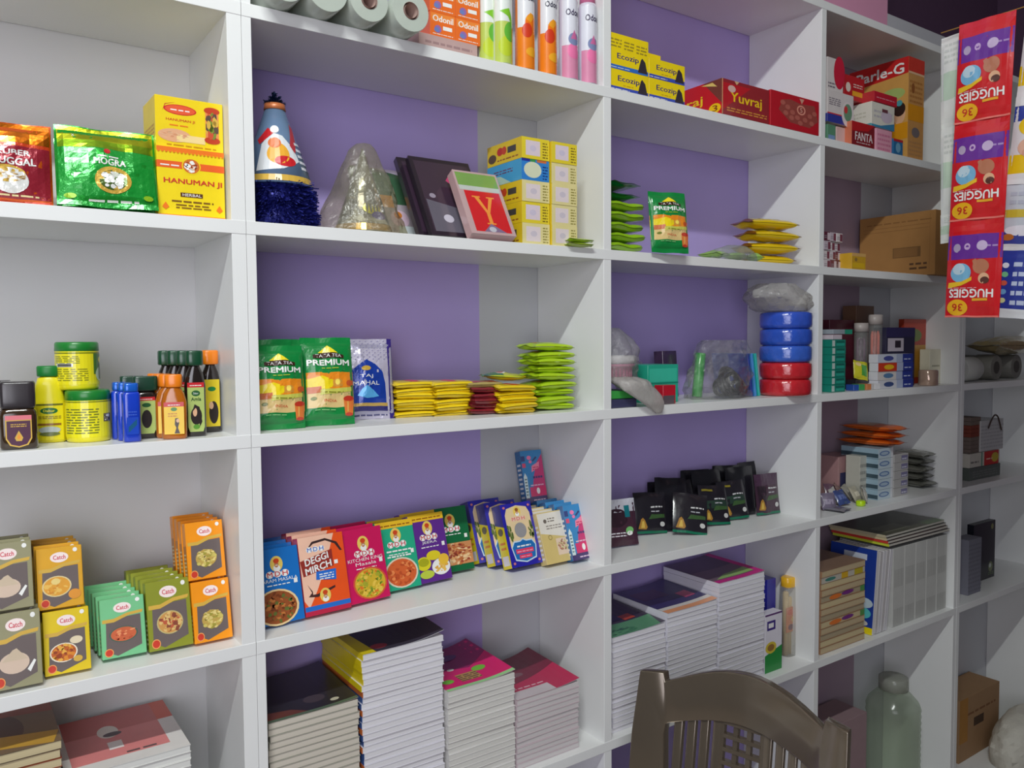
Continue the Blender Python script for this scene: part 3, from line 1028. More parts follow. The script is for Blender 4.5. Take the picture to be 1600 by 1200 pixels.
gA = [('r', 0, 0, 1, .5, (186, 204, 96)), ('r', 0, .5, 1, 1, (226, 232, 226)), ('e', .45, .2, .3, .12, (190, 210, 50)), ('e', .62, .38, .26, .12, (100, 180, 60)), ('p', [(.2, .62), (.55, .66), (.75, .5), (.7, .44), (.5, .56)], (130, 196, 50)), ('t', 'Odonil', .5, .86, .07, .6, (60, 60, 80))]
oA = [('r', 0, 0, 1, 1, (238, 130, 30)), ('r', 0, .5, 1, 1, (226, 226, 230)), ('e', .55, .55, .26, .12, (240, 120, 20)), ('e', .38, .46, .2, .09, (210, 60, 30)), ('p', [(.3, .6), (.5, .68), (.7, .64), (.5, .56)], (240, 160, 40)), ('e', .6, .2, .28, .06, (240, 170, 40)), ('t', 'Odonil', .5, .86, .07, .6, (60, 60, 80))]
pA = [('r', 0, 0, 1, .42, (218, 140, 172)), ('r', 0, .42, 1, 1, (222, 222, 232)), ('e', .5, .35, .28, .1, (236, 120, 170)), ('e', .5, .5, .24, .08, (130, 140, 180)), ('p', [(.35, .5), (.5, .62), (.65, .5)], (206, 110, 160)), ('t', 'Odonil', .5, .84, .08, .66, (70, 60, 90))]
spray('pale green printed spray can, left of its pair', 761, .045, (214, 224, 200), gA, (120, 190, 90))
spray('pale green printed spray can, right of its pair', 785, .022, (214, 224, 200), gA, (120, 190, 90))
spray('orange fruit spray can, left of its pair', 820, .022, (238, 140, 40), oA, (240, 130, 40))
spray('orange fruit spray can, right of its pair', 855, .022, (238, 140, 40), oA, (240, 130, 40))
spray('pink flower spray can, left of its pair', 888, .022, (220, 214, 228), pA, (220, 120, 160))
spray('pink flower spray can beside the upright', 918, .022, (220, 214, 228), pA, (220, 120, 160))

# ================================================================== BAY 2, shelf b: hats, albums, yellow cartons
zb = Z['b']


def cone_art_mesh(name, art, r0, r1, z0, h, span_, cx=0, cy=0, **k):
    def f(u, v, o):
        a = (u - .5) * span_
        r = r0 + (r1 - r0) * v + o
        return (cx + r * math.sin(a), cy - r * math.cos(a), z0 + v * h)
    return art_mesh(name, [(art, f, (26, 16))], **k)


P = on_y(432, 300, .085)
bm = bmesh.new(); loft(bm, [(.075, .066, .066, 2), (.215, .0175, .0175, 2)], 40)
hat = link('party_hat', mesh('party_hat', bm, M((120, 150, 186), .25, .35, .5)))
tag(hat, 'tall printed party hat with blue tinsel skirts beside the left upright', 'party hat')
link('hat_print', cone_art_mesh('hat_print', [('r', 0, .02, 1, .1, GOLD), ('p', [(.3, .14), (.48, .18), (.62, .3), (.6, .46), (.5, .62), (.38, .66), (.3, .5)], (220, 224, 228)), ('e', .45, .38, .09, .14, (232, 170, 50)), ('e', .5, .28, .08, .07, RED), ('e', .42, .52, .06, .07, (226, 120, 60)),
     ('p', [(.28, .5), (.42, .66), (.34, .72), (.24, .56)], RED), ('e', .42, .7, .05, .05, WH), ('p', [(.6, .4), (.7, .75), (.64, .8), (.56, .5)], (180, 50, 60)), ('l', .62, .2, .95, .6, (230, 232, 240), 5)], .066, .0175, .0755, .139, 4.6, rough=.25, coat=.6), hat)
bm = bmesh.new(); loft(bm, [(.213, .0195, .0195, 2), (.224, .018, .018, 2)], 24)
link('orange_collar', mesh('orange_collar', bm, M((206, 120, 70), .4, .2, .3)), hat)
bm = bmesh.new(); strands(bm, 0, 0, .222, .004, .021, .004, 220, 5, 0); strands(bm, 0, 0, .227, .003, .014, .007, 200, 6, 0); strands(bm, 0, 0, .235, .001, .006, .008, 90, 7, 0)
link('tinsel_tuft', mesh('tinsel_tuft', bm, M((40, 60, 96), .25, .5)), hat)
TIN = M((58, 64, 160), .18, .45, .3)
for (zz, rr, hh, sd) in ((.006, .078, .036, 1), (.044, .074, .034, 2)):
    bm = bmesh.new()
    loft(bm, [(zz, rr * .8, rr * .8, 2), (zz + hh, rr * .72, rr * .72, 2)], 24)
    strands(bm, 0, 0, zz, rr * .75, rr * 1.02, hh, 3200, sd, 1.2, .0012)
    for i in range(0):
        pass
    link('tinsel_skirt', mesh('tinsel_skirt', bm, TIN), hat)
hat.location = (P.x + .0, .085, zb)

P = on_y(567, 300, .085)
bm = bmesh.new(); loft(bm, [(.003, .058, .058, 2), (.168, .0015, .0015, 2)], 40)
h2 = link('party_hat', mesh('party_hat', bm, M((206, 206, 196), .16, .8, .5, bump=.5, bscale=30)))
tag(h2, 'silver foil party hat inside a clear crumpled bag', 'party hat')
link('hat_print', cone_art_mesh('hat_print', [('e', .5, .3, .1, .09, (226, 220, 60)), ('e', .5, .45, .07, .05, (210, 110, 60)), ('e', .45, .55, .06, .05, (90, 70, 160)), ('e', .56, .2, .08, .05, (110, 90, 180)), ('r', 0, .02, 1, .1, GOLD)], .058, .0015, .0035, .16, 4.4, rough=.2, coat=.5, metal=.6), h2)
h2.location = (P.x, .085, zb)
FILM = film('clear_film', (242, 242, 240), .3, .14, 1.0, 55)
FILM_Y = film('yellowed_film', (240, 236, 218), .32, .10)
crumple('clear_bag', 'crumpled yellowish clear bag around the silver party hat', 'bag', [(.001, -.008, -.004, .094, .072), (.03, 0, 0, .088, .068), (.075, 0, 0, .064, .06), (.12, 0, 0, .045, .045), (.165, 0, 0, .026, .026), (.176, .002, 0, .014, .014)], 3, FILM_Y, .16, loc=(P.x + .0, .085, zb), freq=14)

# leaning albums
def album(label, w, L, d, color, art, P, tilt, rz=0, spine=None, film_=True, lift=True):
    c = carton('picture_album', label, 'album', w, d, L, color, art, spine, rough=.22, coat=.9)
    place(c, P, rz, tilt, d=d)
    return c


P, w = span(590, 680, .115, zb, 360)
album('green and white scenic album leaning at the back behind the silver hat', .15, .17, .012, (110, 120, 110),
      [('r', .0, 0, 1, 1, (110, 116, 108)), ('r', .06, .05, .94, .95, (170, 160, 170)), ('r', .3, .5, .94, .95, (60, 96, 70)), ('p', [(.3, 1), (.7, 1), (.94, .8), (.94, .9)], (206, 196, 220)), ('r', .36, .45, .55, .62, (200, 140, 40)), ('e', .6, .3, .14, .12, (206, 180, 200)), ('e', .58, .35, .06, .05, (196, 120, 50)), ('r', .55, .05, .94, .2, (206, 216, 220))],
      (P.x - .012, .13, zb), 24)
bigart = [('r', 0, 0, 1, 1, (36, 26, 38)), ('r', .06, .05, .94, .95, (58, 42, 58)), ('p', [(.5, .72), (.58, .8), (.66, .76), (.78, .74), (.7, .68), (.56, .68)], (190, 60, 110)), ('p', [(.08, .05), (.94, .05), (.94, .3), (.08, .45)], (96, 92, 104)), ('e', .35, .22, .08, .05, (190, 186, 200)), ('e', .2, .5, .05, .03, (150, 140, 156))]
P, w = span(690, 778, .028, zb, 372)
album('large dark plum glossy album leaning back, in front of another dark album', w + .012, .20, .014, (34, 26, 36), bigart, (P.x - .01, .036, zb), 30)
album('large dark album leaning behind the other dark album', w + .03, .20, .014, (40, 34, 44), bigart[:2], (P.x - .016, .060, zb), 30)
P, w = span(736, 800, .008, zb, 377)
yart = [('r', 0, 0, 1, 1, (190, 160, 160)), ('r', .04, .76, .96, .97, (120, 160, 80)), ('r', .04, .69, .96, .76, (190, 196, 190)), ('r', .12, .04, .92, .68, (206, 30, 36)),
        ('p', [(.26, .6), (.44, .6), (.44, .58), (.40, .58), (.52, .38), (.63, .58), (.58, .58), (.58, .6), (.76, .6), (.76, .58), (.71, .58), (.56, .34), (.56, .18), (.62, .18), (.62, .16), (.42, .16), (.42, .18), (.48, .18), (.48, .34), (.31, .58), (.26, .58)], (236, 150, 60)),
        ('p', [(.3, .04), (.5, .17), (.8, .04)], (130, 110, 140)), ('e', .5, .08, .08, .04, (190, 190, 200))]
album('red album with a large golden letter Y, leaning in front of the dark albums', w + .008, .158, .022, (196, 160, 160), yart, (P.x, -.003, zb), 29)

ystk = [('r', 0, 0, 1, 1, (228, 206, 50)), ('r', .14, .16, .66, .86, (222, 206, 214)), ('e', .4, .5, .12, .14, (206, 196, 214)), ('l', .75, .1, .95, .9, (130, 110, 30), 6)]
yside = [('r', 0, .0, 1, 1, (222, 190, 30)), ('e', .38, .6, .09, .2, (190, 50, 30)), ('e', .5, .6, .07, .2, (200, 70, 30)), ('r', .6, .42, .84, .72, (70, 66, 60)), ('l', .3, .15, .9, .3, (150, 90, 30), 1), ('e', .15, .35, .12, .22, (90, 70, 40))]
pstk = [('r', 0, 0, 1, 1, (226, 214, 150)), ('r', .14, .14, .66, .84, (226, 212, 214)), ('e', .42, .5, .12, .14, (206, 196, 206)), ('l', .75, .1, .95, .9, (150, 140, 70), 6)]
bstk = [('r', 0, 0, 1, 1, (50, 130, 206)), ('e', .4, .5, .32, .38, (216, 220, 190)), ('r', 0, .88, .3, 1, (40, 50, 150)), ('r', .3, .88, .5, 1, (60, 150, 80)), ('r', .55, .88, .9, 1, (206, 110, 60)), ('l', .76, .1, .95, .8, (20, 60, 130), 5)]
bside = [('r', 0, 0, 1, 1, (70, 160, 206)), ('l', .2, .5, .75, .75, (110, 60, 90), 2), ('p', [(0, 0), (.7, 0), (.4, .4), (0, .5)], (180, 210, 190))]
arts = {'y': (ystk, yside, (226, 196, 40)), 'p': (pstk, yside, (222, 206, 130)), 'b': (bstk, bside, (60, 140, 200))}
P1, w1 = span(816, 859, .012, zb, 380)
P2, w2 = span(862.5, 902, .006, zb, 382)
colk = ('p', 'y', 'p', 'b', 'y')
pos = ['bottom', 'second from the bottom', 'middle', 'second from the top', 'top']
cn = {'y': 'yellow', 'p': 'pale cream yellow', 'b': 'blue'}
hh = (hz(P1, 216) - zb) / 5
for k in range(5):
    f_, s_, c_ = arts[colk[k]]
    q = carton('small_carton', '%s small carton, %s of the left column by the albums' % (cn[colk[k]], pos[k]), 'carton', w1 - .001, .13, hh - .0004, c_, f_, s_, group='small cartons in two columns')
    place(q, (P1.x, .012 + .001 * (k % 2), zb + k * hh))
    q = carton('small_carton', '%s small carton, %s of the right column near the upright' % (cn['y' if k > 2 else 'p'], pos[k]), 'carton', w2 - .001, .13, hh - .0006, (226, 206, 90), ystk if k in (4,) else pstk, yside, group='small cartons in two columns')
    place(q, (P2.x, .006 + .001 * (k % 2), zb + k * (hh - .0004)))


def lie(o, P, rz, t=0.0, pitch=0):
    o.matrix_world = Matrix.Translation((P[0], P[1], P[2] + t / 2)) @ Matrix.Rotation(math.radians(rz), 4, 'Z') @ Matrix.Rotation(math.radians(-90 + pitch), 4, 'X')
    return o


P = on_y(905, 375, -.0)
lp = pouch('lime_sachet', 'small lime green sachet lying in front of the cream cartons, upper one', 'sachet', .035, .07, .008, (170, 200, 50), [('r', .3, .2, .7, .5, (210, 214, 120)), ('l', .2, .6, .8, .8, (90, 120, 30), 2)], 4, rough=.35)
P, w = span(874, 936, -.002, zb, 380)
lie(lp, (P.x + .036, -.002 + .006, zb + .0105), 90, .008)
q = clone(lp, 'small lime green sachet lying in front of the cream cartons, lower one'); lie(q, (P.x + .034, .003, zb + .001), 90, .008)

# ================================================================== BAY 2, shelf c: tea and noodles
def tea_art():
    g = (14, 132, 60)
    a = [('r', 0, 0, 1, 1, g), ('r', 0, .20, 1, .60, (226, 196, 130)), ('p', [(0, .42), (1, .40), (1, .60), (0, .60)], (236, 140, 30)), ('p', [(0, .42), (.5, .40), (.62, .5), (.35, .56), (0, .52)], (240, 214, 20)),
         ('p', [(.56, .43), (.56, .50), (.62, .53), (.70, .53), (.76, .50), (.76, .43)], (214, 150, 60)), ('e', .66, .485, .05, .035, (240, 214, 90)), ('e', .92, .47, .08, .035, (206, 90, 40)), ('r', .06, .37, .32, .44, (206, 110, 60)),
         ('p', [(.3, .40), (.95, .42), (.95, .37), (.3, .34)], (206, 206, 90)), ('l', .38, .36, .8, .39, (130, 130, 40), 1), ('t', 'INDIA', .5, .275, .03, .26, (206, 70, 40)), ('e', .18, .31, .06, .02, (120, 130, 50)),
         ('p', [(.3, .82), (.5, .9), (.7, .82)], (240, 220, 40)), ('p', [(.2, .76), (.2, .80), (.4, .82), (.6, .82), (.82, .80), (.82, .76)], (60, 30, 20)), ('t', 'TATA TEA', .51, .788, .035, .52, WH), ('t', 'PREMIUM', .5, .705, .062, .84, WH),
         ('l', .35, .64, .7, .66, (190, 200, 60), 1), ('p', [(.76, .30), (.99, .28), (.96, .10), (.80, .10)], (236, 130, 60)), ('e', .875, .29, .115, .03, (206, 60, 40)), ('e', .88, .11, .08, .02, (206, 60, 40)), ('r', .84, .14, .87, .26, (240, 180, 90)), ('l', .2, .17, .6, .19, (140, 200, 130), 1)]
    return a


GF = (14, 128, 58)
P, w = span(414, 487, .045, zc, 670)
t1 = pouch('tea_pouch', 'green tea pouch lettered PREMIUM, low one against the left upright', 'pouch', .092, .150, .034, GF, tea_art(), 5, group='green tea pouches on the middle shelf', crimp=.06)
place(t1, (.0915, .05, zc), -3, 5)
q = clone(t1, 'green tea pouch lettered PREMIUM, taller one in front of the silver pouches'); q.scale = (1, 1, 1)
place(q, (.190, .063, zc), -6, 7)
q.matrix_world = q.matrix_world @ Matrix.Diagonal((1.06, 1, 1.1, 1))
for (x, y, l) in ((.095, .115, 'green tea pouch standing behind the low PREMIUM pouch'), (.176, .125, 'green tea pouch standing behind the taller PREMIUM pouch')):
    q = clone(t1, l); place(q, (x, y, zc), -4, 5)
    q.matrix_world = q.matrix_world @ Matrix.Diagonal((1.0, 1, 1.08, 1))
taj = [('r', 0, 0, 1, 1, (196, 190, 210)), ('r', .9, 0, 1, 1, (60, 44, 130)), ('p', [(0, .1), (0, .5), (.08, .6), (.25, .68), (.42, .74), (.6, .68), (.76, .58), (.82, .44), (.84, .1)], (24, 60, 160)), ('r', 0, .1, .86, .16, (40, 36, 110)), ('r', 0, .16, .86, .2, (196, 160, 80)),
       ('e', .4, .63, .1, .03, GOLD), ('t', 'TAJ', .4, .53, .05, .28, WH), ('t', 'MAHAL', .4, .45, .05, .56, WH), ('p', [(.2, .3), (.3, .38), (.4, .42), (.55, .36), (.66, .28), (.4, .26)], (90, 170, 226)), ('l', .1, .04, .85, .08, (90, 90, 130), 1)]
for j in range(9):
    for i in range(7):
        taj.append(('p', [(.04 + i * .125 + (j % 2) * .05, .74 + j * .028), (.09 + i * .125 + (j % 2) * .05, .752 + j * .028), (.07 + i * .125 + (j % 2) * .05, .74 + j * .028)], (90, 80, 150)))
tj = pouch('tea_pouch', 'blue and silver tea pouch with an arch print, front one beside the noodles', 'pouch', .098, .162, .03, (180, 176, 200), taj, 9, metal=.35, rough=.25)
P, w = span(538, 606, .15, zc, 652)
place(tj, (.303, .125, zc), -8, 6)
q = clone(tj, 'blue and silver tea pouch just behind the front arch-printed pouch'); place(q, (.294, .165, zc), -8, 6)


def noodle(name, label, col, edge, group, w=.082, h=.1, t=.0145, art=None, seed=2):
    return pouch(name, label, 'noodle pack', w, h, t * 1.04, col, art, seed, group, crimp=.045, rough=.32, grid=(20, 20), cuts=(10, 10), pw=(.10, .10), bump=.5)


mag = [('r', .06, .1, .94, .9, (238, 206, 20)), ('r', .45, .02, .55, .98, (130, 60, 30)), ('r', .1, .4, .9, .6, (226, 60, 30))]


def pile(proto, x, y, z, n, dz, rz, seed, group, label_in, label_top, sc=(1, 1, 1)):
    rg = random.Random(seed)
    for i in range(n):
        q = clone(proto, label_top if i == n - 1 else label_in, group)
        lie(q, (x + rg.uniform(-.003, .003), y + rg.uniform(-.003, .003), z + i * dz + .001), rz + rg.uniform(-4, 4), dz)


# prototypes are placed as the first of their piles
def pile_first(proto, x, y, z, n, dz, rz, seed, group, label_in, label_top, lean=0):
    rg = random.Random(seed)
    for i in range(n):
        lb = label_top if i == n - 1 else label_in
        if i == 0:
            q = proto; q['label'] = lb; q['group'] = group
        else:
            q = clone(proto, lb, group)
        lie(q, (x + rg.uniform(-.004, .004), y + rg.uniform(-.003, .003), z + i * dz + .001), rz + rg.uniform(-5, 5), dz, rg.uniform(-2, 2) + lean)
    return q


nz_ = noodle('noodle_pack', '', (232, 200, 24), None, '', w=.08, h=.098, t=.0122, art=mag)
P = on_y(652, 640, .135)
pile_first(nz_, P.x + .04, .135, zc, 6, .0122, 78, 1, 'yellow noodle packs, left piles', 'yellow noodle pack inside the leftmost pile', 'yellow noodle pack topping the leftmost pile')
nz2 = clone(nz_)
P = on_y(704, 640, .115)
pile_first(nz2, P.x + .045, .115, zc, 6, .012, 84, 2, 'yellow noodle packs, left piles', 'yellow noodle pack in the pile left of the red packs', 'top yellow noodle pack in the pile left of the red packs')
P = on_y(756, 640, .095)
rd = noodle('noodle_pack', '', (130, 34, 44), None, '', w=.075, h=.092, t=.0115, art=[('r', .1, .1, .9, .9, (150, 40, 50)), ('e', .5, .5, .3, .2, (206, 90, 80))], seed=4)
pile_first(rd, P.x + .042, .095, zc, 5, .0112, 86, 3, 'dark red noodle packs', 'dark red noodle pack inside the middle pile', 'dark red noodle pack topping the middle pile')
P = on_y(748, 600, .10)
gr = noodle('noodle_pack', 'red and green soup pack lying flat on the dark red packs', (170, 150, 90), None, '', w=.075, h=.09, t=.012, art=[('r', .06, .1, .5, .9, (180, 60, 50)), ('r', .5, .1, .94, .9, (150, 170, 90))], seed=6)
lie(gr, (P.x + .045, .10, zc + .0575), 84, .012)
kn = pouch('soup_pack', 'dark green and yellow soup pack with a red oval, lying slanted on top', 'soup pack', .085, .1, .018, (196, 200, 40), [('p', [(0, .55), (1, .62), (1, 1), (0, 1)], (20, 110, 60)), ('e', .5, .58, .26, .13, WH), ('e', .5, .6, .2, .1, (206, 60, 40)), ('r', .3, .3, .8, .42, (222, 222, 210)), ('r', 0, .0, 1, .1, (226, 170, 30))], 12, crimp=.08, rough=.3)
P = on_y(800, 580, .09)
lie(kn, (P.x + .035, .088, zc + .066), 66, .018, 3)
P = on_y(808, 640, .07)
yz = clone(nz_)
pile_first(yz, P.x + .035, .075, zc, 5, .0118, 88, 8, 'yellow noodle packs between red and lime piles', 'yellow noodle pack in the pile between red and lime packs', 'top yellow noodle pack between red and lime piles')
lm = pouch('noodle_pack', 'x', 'noodle pack', .088, .108, .017, (172, 206, 30), [('r', .08, .3, .92, .7, (196, 222, 60)), ('r', .4, .46, .55, .56, WH), ('r', .6, .1, .9, .2, (60, 80, 50)), ('e', .5, .8, .2, .07, (226, 110, 50))], 7, crimp=.06, rough=.3, pw=(.18, .14), bump=.5)
P = on_y(862, 640, .085)
pile_first(lm, P.x + .045, .088, zc, 9, .0165, 86, 9, 'lime green noodle packs', 'lime green noodle pack inside the tall pile', 'lime green noodle pack topping the tall pile')

# ================================================================== BAY 2, shelf d: masala cartons
def mdh(bg, title, food, sd, band=None, panel=None, tcol=WH):
    a = []
    if band: a += [('r', 0, .9, 1, 1, band), ('l', .08, .93, .92, .97, (150, 90, 20), 1)]
    a += portrait(.5, .79, .14, .105)
    a += lettered('MDH', .5, .655, .5, .075)
    for i, t in enumerate(title):
        a.append(('t', t, .5, .575 - i * .06, .045, min(.86, .085 * len(t)), tcol))
    a += [('l', .25, .575 - len(title) * .06 - .01, .75, .575 - len(title) * .06 + .02, tcol, 1), ('r', .84, .5, .92, .56, WH)]
    return a + food


meg = [('r', 0, .1, 1, 1, (236, 86, 30)), ('p', [(0, .2), (0, 1), (.8, 1), (.55, .6), (.3, .3), (.1, .1)], (244, 196, 170)), ('r', 0, .06, 1, .12, (40, 110, 200)), ('r', 0, 0, 1, .06, (190, 40, 70)),
       ('p', [(.15, .82), (.3, .93), (.6, .95), (.85, .88), (.95, .76), (.9, .76), (.8, .86), (.6, .92), (.32, .9)], (60, 40, 40)), ('p', [(.1, .4), (.2, .3), (.1, .24), (.3, .22), (.7, .3), (.7, .33), (.3, .26), (.2, .26)], (70, 40, 40)),
       ('p', [(.04, .5), (.0, .70), (.72, .80), (.72, .58)], (150, 50, 40)), ('t', 'DEGGI', .36, .70, .085, .52, WH, .12), ('t', 'MIRCH', .38, .59, .085, .58, WH, .12)] + lettered('MDH', .36, .83, .4, .06, (40, 90, 190)) + \
      [('p', [(.3, .44), (.32, .54), (.76, .54), (.74, .40)], (40, 110, 206)), ('l', .38, .43, .7, .52, WH, 3)] + portrait(.46, .23, .12, .09) + [('r', .74, .6, .82, .65, WH)]
kit = mdh(0, ['KITCHEN KING', 'Masala'], bowl(.54, .24, .42, .22, FOOD2, 3, (214, 90, 60), 130, .05), 3)
blu = mdh(0, ['GARAM MASALA'], bowl(.42, .22, .48, .24, [(150, 80, 40), (196, 120, 60), (120, 60, 30), (100, 110, 50)], 5, (236, 206, 150), 110, .05), 5)
gre = mdh(0, ['SHAHI PANEER'], bowl(.52, .24, .44, .22, [(214, 100, 50), (236, 140, 80), (190, 80, 40)], 6, (222, 214, 190), 60, .06), 6, (236, 190, 40))
gre = [x for x in gre if not (x[0] == 't' and x[1] == 'SHAHI PANEER')] + [('l', .2, .55, .85, .60, WH, 1), ('l', .2, .47, .85, .52, WH, 1)]
jee = mdh(0, ['JEERA'], [('e', .25, .28, .2, .1, (220, 210, 40)), ('e', .55, .38, .2, .07, (226, 206, 40)), ('e', .25, .3, .15, .06, (170, 170, 30)), ('e', .72, .2, .26, .12, WH), ('f', .7, .2, .2, .08, [(236, 190, 90), (226, 170, 70)], 26, .05, 4), ('e', .82, .3, .15, .08, (236, 190, 60)), ('e', .3, .12, .2, .06, (190, 206, 70))], 7, (236, 190, 40))
las = mdh(0, [], [('r', .05, .1, 1, .44, (206, 140, 90)), ('f', .55, .27, .42, .16, [(190, 110, 60), (226, 170, 110), (160, 70, 50), (236, 200, 150)], 120, .06, 8), ('e', .15, .34, .14, .1, WH), ('e', .13, .33, .1, .07, (206, 120, 70))], 8)
ms = dict(rough=.3, coat=.6)


def masala(label, bg, art, x, y, w, L, rz, tilt, n_behind=0, dx=-.001, dy=.027, lb=None, grp=None, d=.024, side=None, name='masala_carton', dz=0):
    c = carton(name, label, 'carton', w, d, L, bg, art, side or [('l', .2, .1, .8, .8, WH, 8)], [('r', .1, .2, .9, .8, tuple(int(v * .85) for v in bg))], grp, **ms)
    P = Vector((x, y, zd))
    place(c, P, rz, tilt, d=d)
    for i in range(n_behind):
        q = clone(c, lb, grp)
        place(q, (x + dx * (i + 1), y + dy * (i + 1), zd + dz), rz, tilt, d=d)
    return c


masala('blue GARAM MASALA carton with a curry bowl, front one against the left upright', (24, 110, 190), blu, .0875, .048, .086, .135, 3, 14, 3, lb='blue masala carton tucked behind the front GARAM MASALA one', grp='blue masala cartons')
masala('orange DEGGI MIRCH carton with a curling chilli, front one', (206, 50, 70), meg, .179, .055, .092, .145, 4, 14, 2, lb='orange and pink carton behind the front DEGGI MIRCH one', grp='orange chilli powder cartons')
masala('crimson masala carton with a vegetable bowl, front one', (206, 24, 90), kit, .272, .070, .090, .142, 6, 15, 2, dx=-.004, lb='crimson carton behind the front crimson one', grp='crimson masala cartons')
masala('teal masala carton with a yellow top band and orange curry bowl', (40, 170, 130), gre, .357, .098, .088, .140, 3, 16, 1, dx=-.005, lb='yellow-banded carton behind the teal masala carton', grp='teal masala cartons')
masala('purple JEERA carton with a yellow top band, front one', (96, 44, 140), jee, .437, .106, .088, .143, 4, 16, 1, dx=-.005, lb='yellow-banded carton behind the purple JEERA carton', grp='purple masala cartons')
masala('dark green masala carton with a fried snack picture, last of the spice row', (20, 104, 60), las, .512, .142, .092, .142, 0, 16)
# right-hand group
kas = [('r', 0, 0, 1, 1, (40, 36, 160)), ('p', [(.1, .3), (.1, .82), (.18, .92), (.5, .96), (.82, .92), (.9, .82), (.9, .3), (.5, .36)], (232, 206, 160)), ('e', .5, .44, .4, .1, (232, 206, 160))] + portrait(.5, .86, .12, .08, (150, 90, 40)) + \
      lettered('MDH', .5, .745, .46, .06, (222, 100, 90), (236, 200, 180)) + [('e', .5, .56, .19, .12, (150, 148, 150)), ('f', .16, .54, .07, .12, [(90, 110, 50)], 14, .03, 2), ('f', .84, .54, .07, .12, [(90, 110, 50)], 14, .03, 3),
      ('p', [(.16, .1), (.1, .3), (.2, .4), (.4, .4), (.5, .43), (.6, .4), (.8, .4), (.9, .3), (.84, .1), (.5, .05)], (200, 220, 236)), ('p', [(.19, .12), (.13, .3), (.22, .38), (.4, .38), (.5, .41), (.6, .38), (.78, .38), (.87, .3), (.81, .12), (.5, .07)], (30, 110, 180)),
      ('l', .28, .3, .72, .35, WH, 1), ('r', .22, .2, .78, .27, (226, 60, 100)), ('r', .3, .12, .7, .18, (226, 60, 100)), ('l', .25, .22, .75, .26, (240, 160, 180), 1), ('l', .34, .14, .66, .17, (240, 160, 180), 1), ('e', .1, .94, .04, .02, (206, 120, 130)), ('e', .9, .94, .04, .02, (206, 120, 130)), ('e', .9, .06, .04, .02, (206, 120, 130)), ('e', .1, .06, .04, .02, (206, 120, 130))]
kside = [('r', 0, 0, 1, 1, (70, 66, 130)), ('p', [(0, 0), (1, 0), (1, .64), (0, .7)], (226, 206, 30)), ('e', .5, .58, .3, .06, (110, 100, 60)), ('l', .2, .3, .8, .46, (214, 110, 30), 2), ('r', .15, .05, .85, .2, (220, 216, 220))]
masala('blue carton with a cream arched window, yellow side, frontmost of its row of three', (44, 38, 160), kas, .656, .075, .086, .142, 1, 20, 2, dx=-.018, dy=.039, lb='blue and cream yellow-sided carton behind the frontmost one', grp='blue cartons with yellow sides', d=.034, side=kside)
crm = [('r', 0, 0, 1, 1, (214, 190, 120)), ('p', [(0, .6), (1, .46), (1, .98), (0, .98)], (228, 222, 210)), ('e', .25, .82, .06, .04, (110, 100, 90)), ('l', .35, .8, .62, .9, (120, 110, 100), 2), ('l', .25, .66, .85, .76, (150, 140, 130), 2), ('e', .32, .5, .07, .05, (150, 130, 70)), ('e', .32, .5, .05, .035, (214, 190, 120)),
       ('r', .5, .14, 1, .46, (232, 206, 180)), ('f', .74, .32, .2, .1, [(190, 130, 100), (226, 190, 150), (160, 110, 80), (206, 206, 140)], 60, .04, 5)]
masala('cream and beige carton with a small food picture, front one', (212, 190, 126), crm, .738, .060, .078, .118, 2, 20, 3, dx=-.006, dy=.026, lb='cream carton behind the front cream and beige one', grp='cream cartons')
pnk = [('r', 0, 0, 1, 1, (30, 130, 190)), ('p', [(.42, 0), (.42, .35), (.5, .5), (.7, .75), (1, .92), (1, 0)], (200, 40, 110)), ('r', .0, 0, 1, .12, (60, 40, 100)), ('r', .25, .12, 1, .3, (214, 30, 100)), ('p', [(.02, .1), (.02, .5), (.1, .58), (.18, .5), (.18, .1)], (214, 230, 226)), ('l', .05, .15, .16, .5, (90, 120, 120), 6),
       ('e', .38, .86, .1, .04, (240, 120, 170)), ('e', .42, .78, .07, .03, (240, 120, 170)), ('p', [(.5, .8), (.7, .88), (.75, .85), (.55, .78)], (30, 50, 110)), ('p', [(.42, .58), (.46, .7), (.84, .78), (.8, .66)], (240, 130, 160)), ('l', .5, .62, .78, .7, (200, 40, 90), 2), ('l', .45, .46, .9, .55, (60, 40, 110), 1), ('l', .3, .32, .9, .37, (230, 190, 210), 1), ('e', .62, .22, .08, .06, WH), ('l', .35, .04, .9, .09, (226, 200, 220), 1),
       ('r', .0, .8, .18, .9, (26, 50, 120)), ('r', .02, .68, .18, .76, (220, 70, 110))]
pk = masala('pink and blue narrow carton with white drop symbol, front one by the upright', (30, 100, 160), pnk, .7995, .052, .062, .128, 1, 18, 3, dx=-.004, dy=.028, lb='blue-topped pink carton behind the front pink and blue one', grp='pink and blue cartons')
rest = carton('masala_carton', 'dark blue carton lying at the back under the upright pink and blue one', 'carton', .075, .05, .115, (36, 34, 90), None, None)
place(rest, (.745, .19, zd), 0, 0)
P_ = on_y(836, 795, .195)
q = clone(pk, 'pink and blue carton standing raised at the back, above the others'); del q['group']
place(q, (P_.x + .004, .19, zd + .1155), -2, 14, d=.024)

# ================================================================== BAY 2 and 3, shelf e: stacks of copies
WP = (232, 230, 234); CP = (214, 206, 192)


def copies(ul, ur, y, vtop, page, covers, topart, group, lt, li, t=.0118, d=.20, rz=0, lift=0.0, seed=1, um=None, gap=0.0, spines=None):
    P, w = span(ul, ur, y, ze, 1100, rz)
    h = hz((P.x, P.y), vtop) - ze
    n = max(2, round(h / (t + .0004)))
    stack(lt, li, group, (P.x, P.y, ze), w - .002 - gap, d, n, h / n - .0004, page, covers, topart, rz, lift=lift, seed=seed, spines=spines)


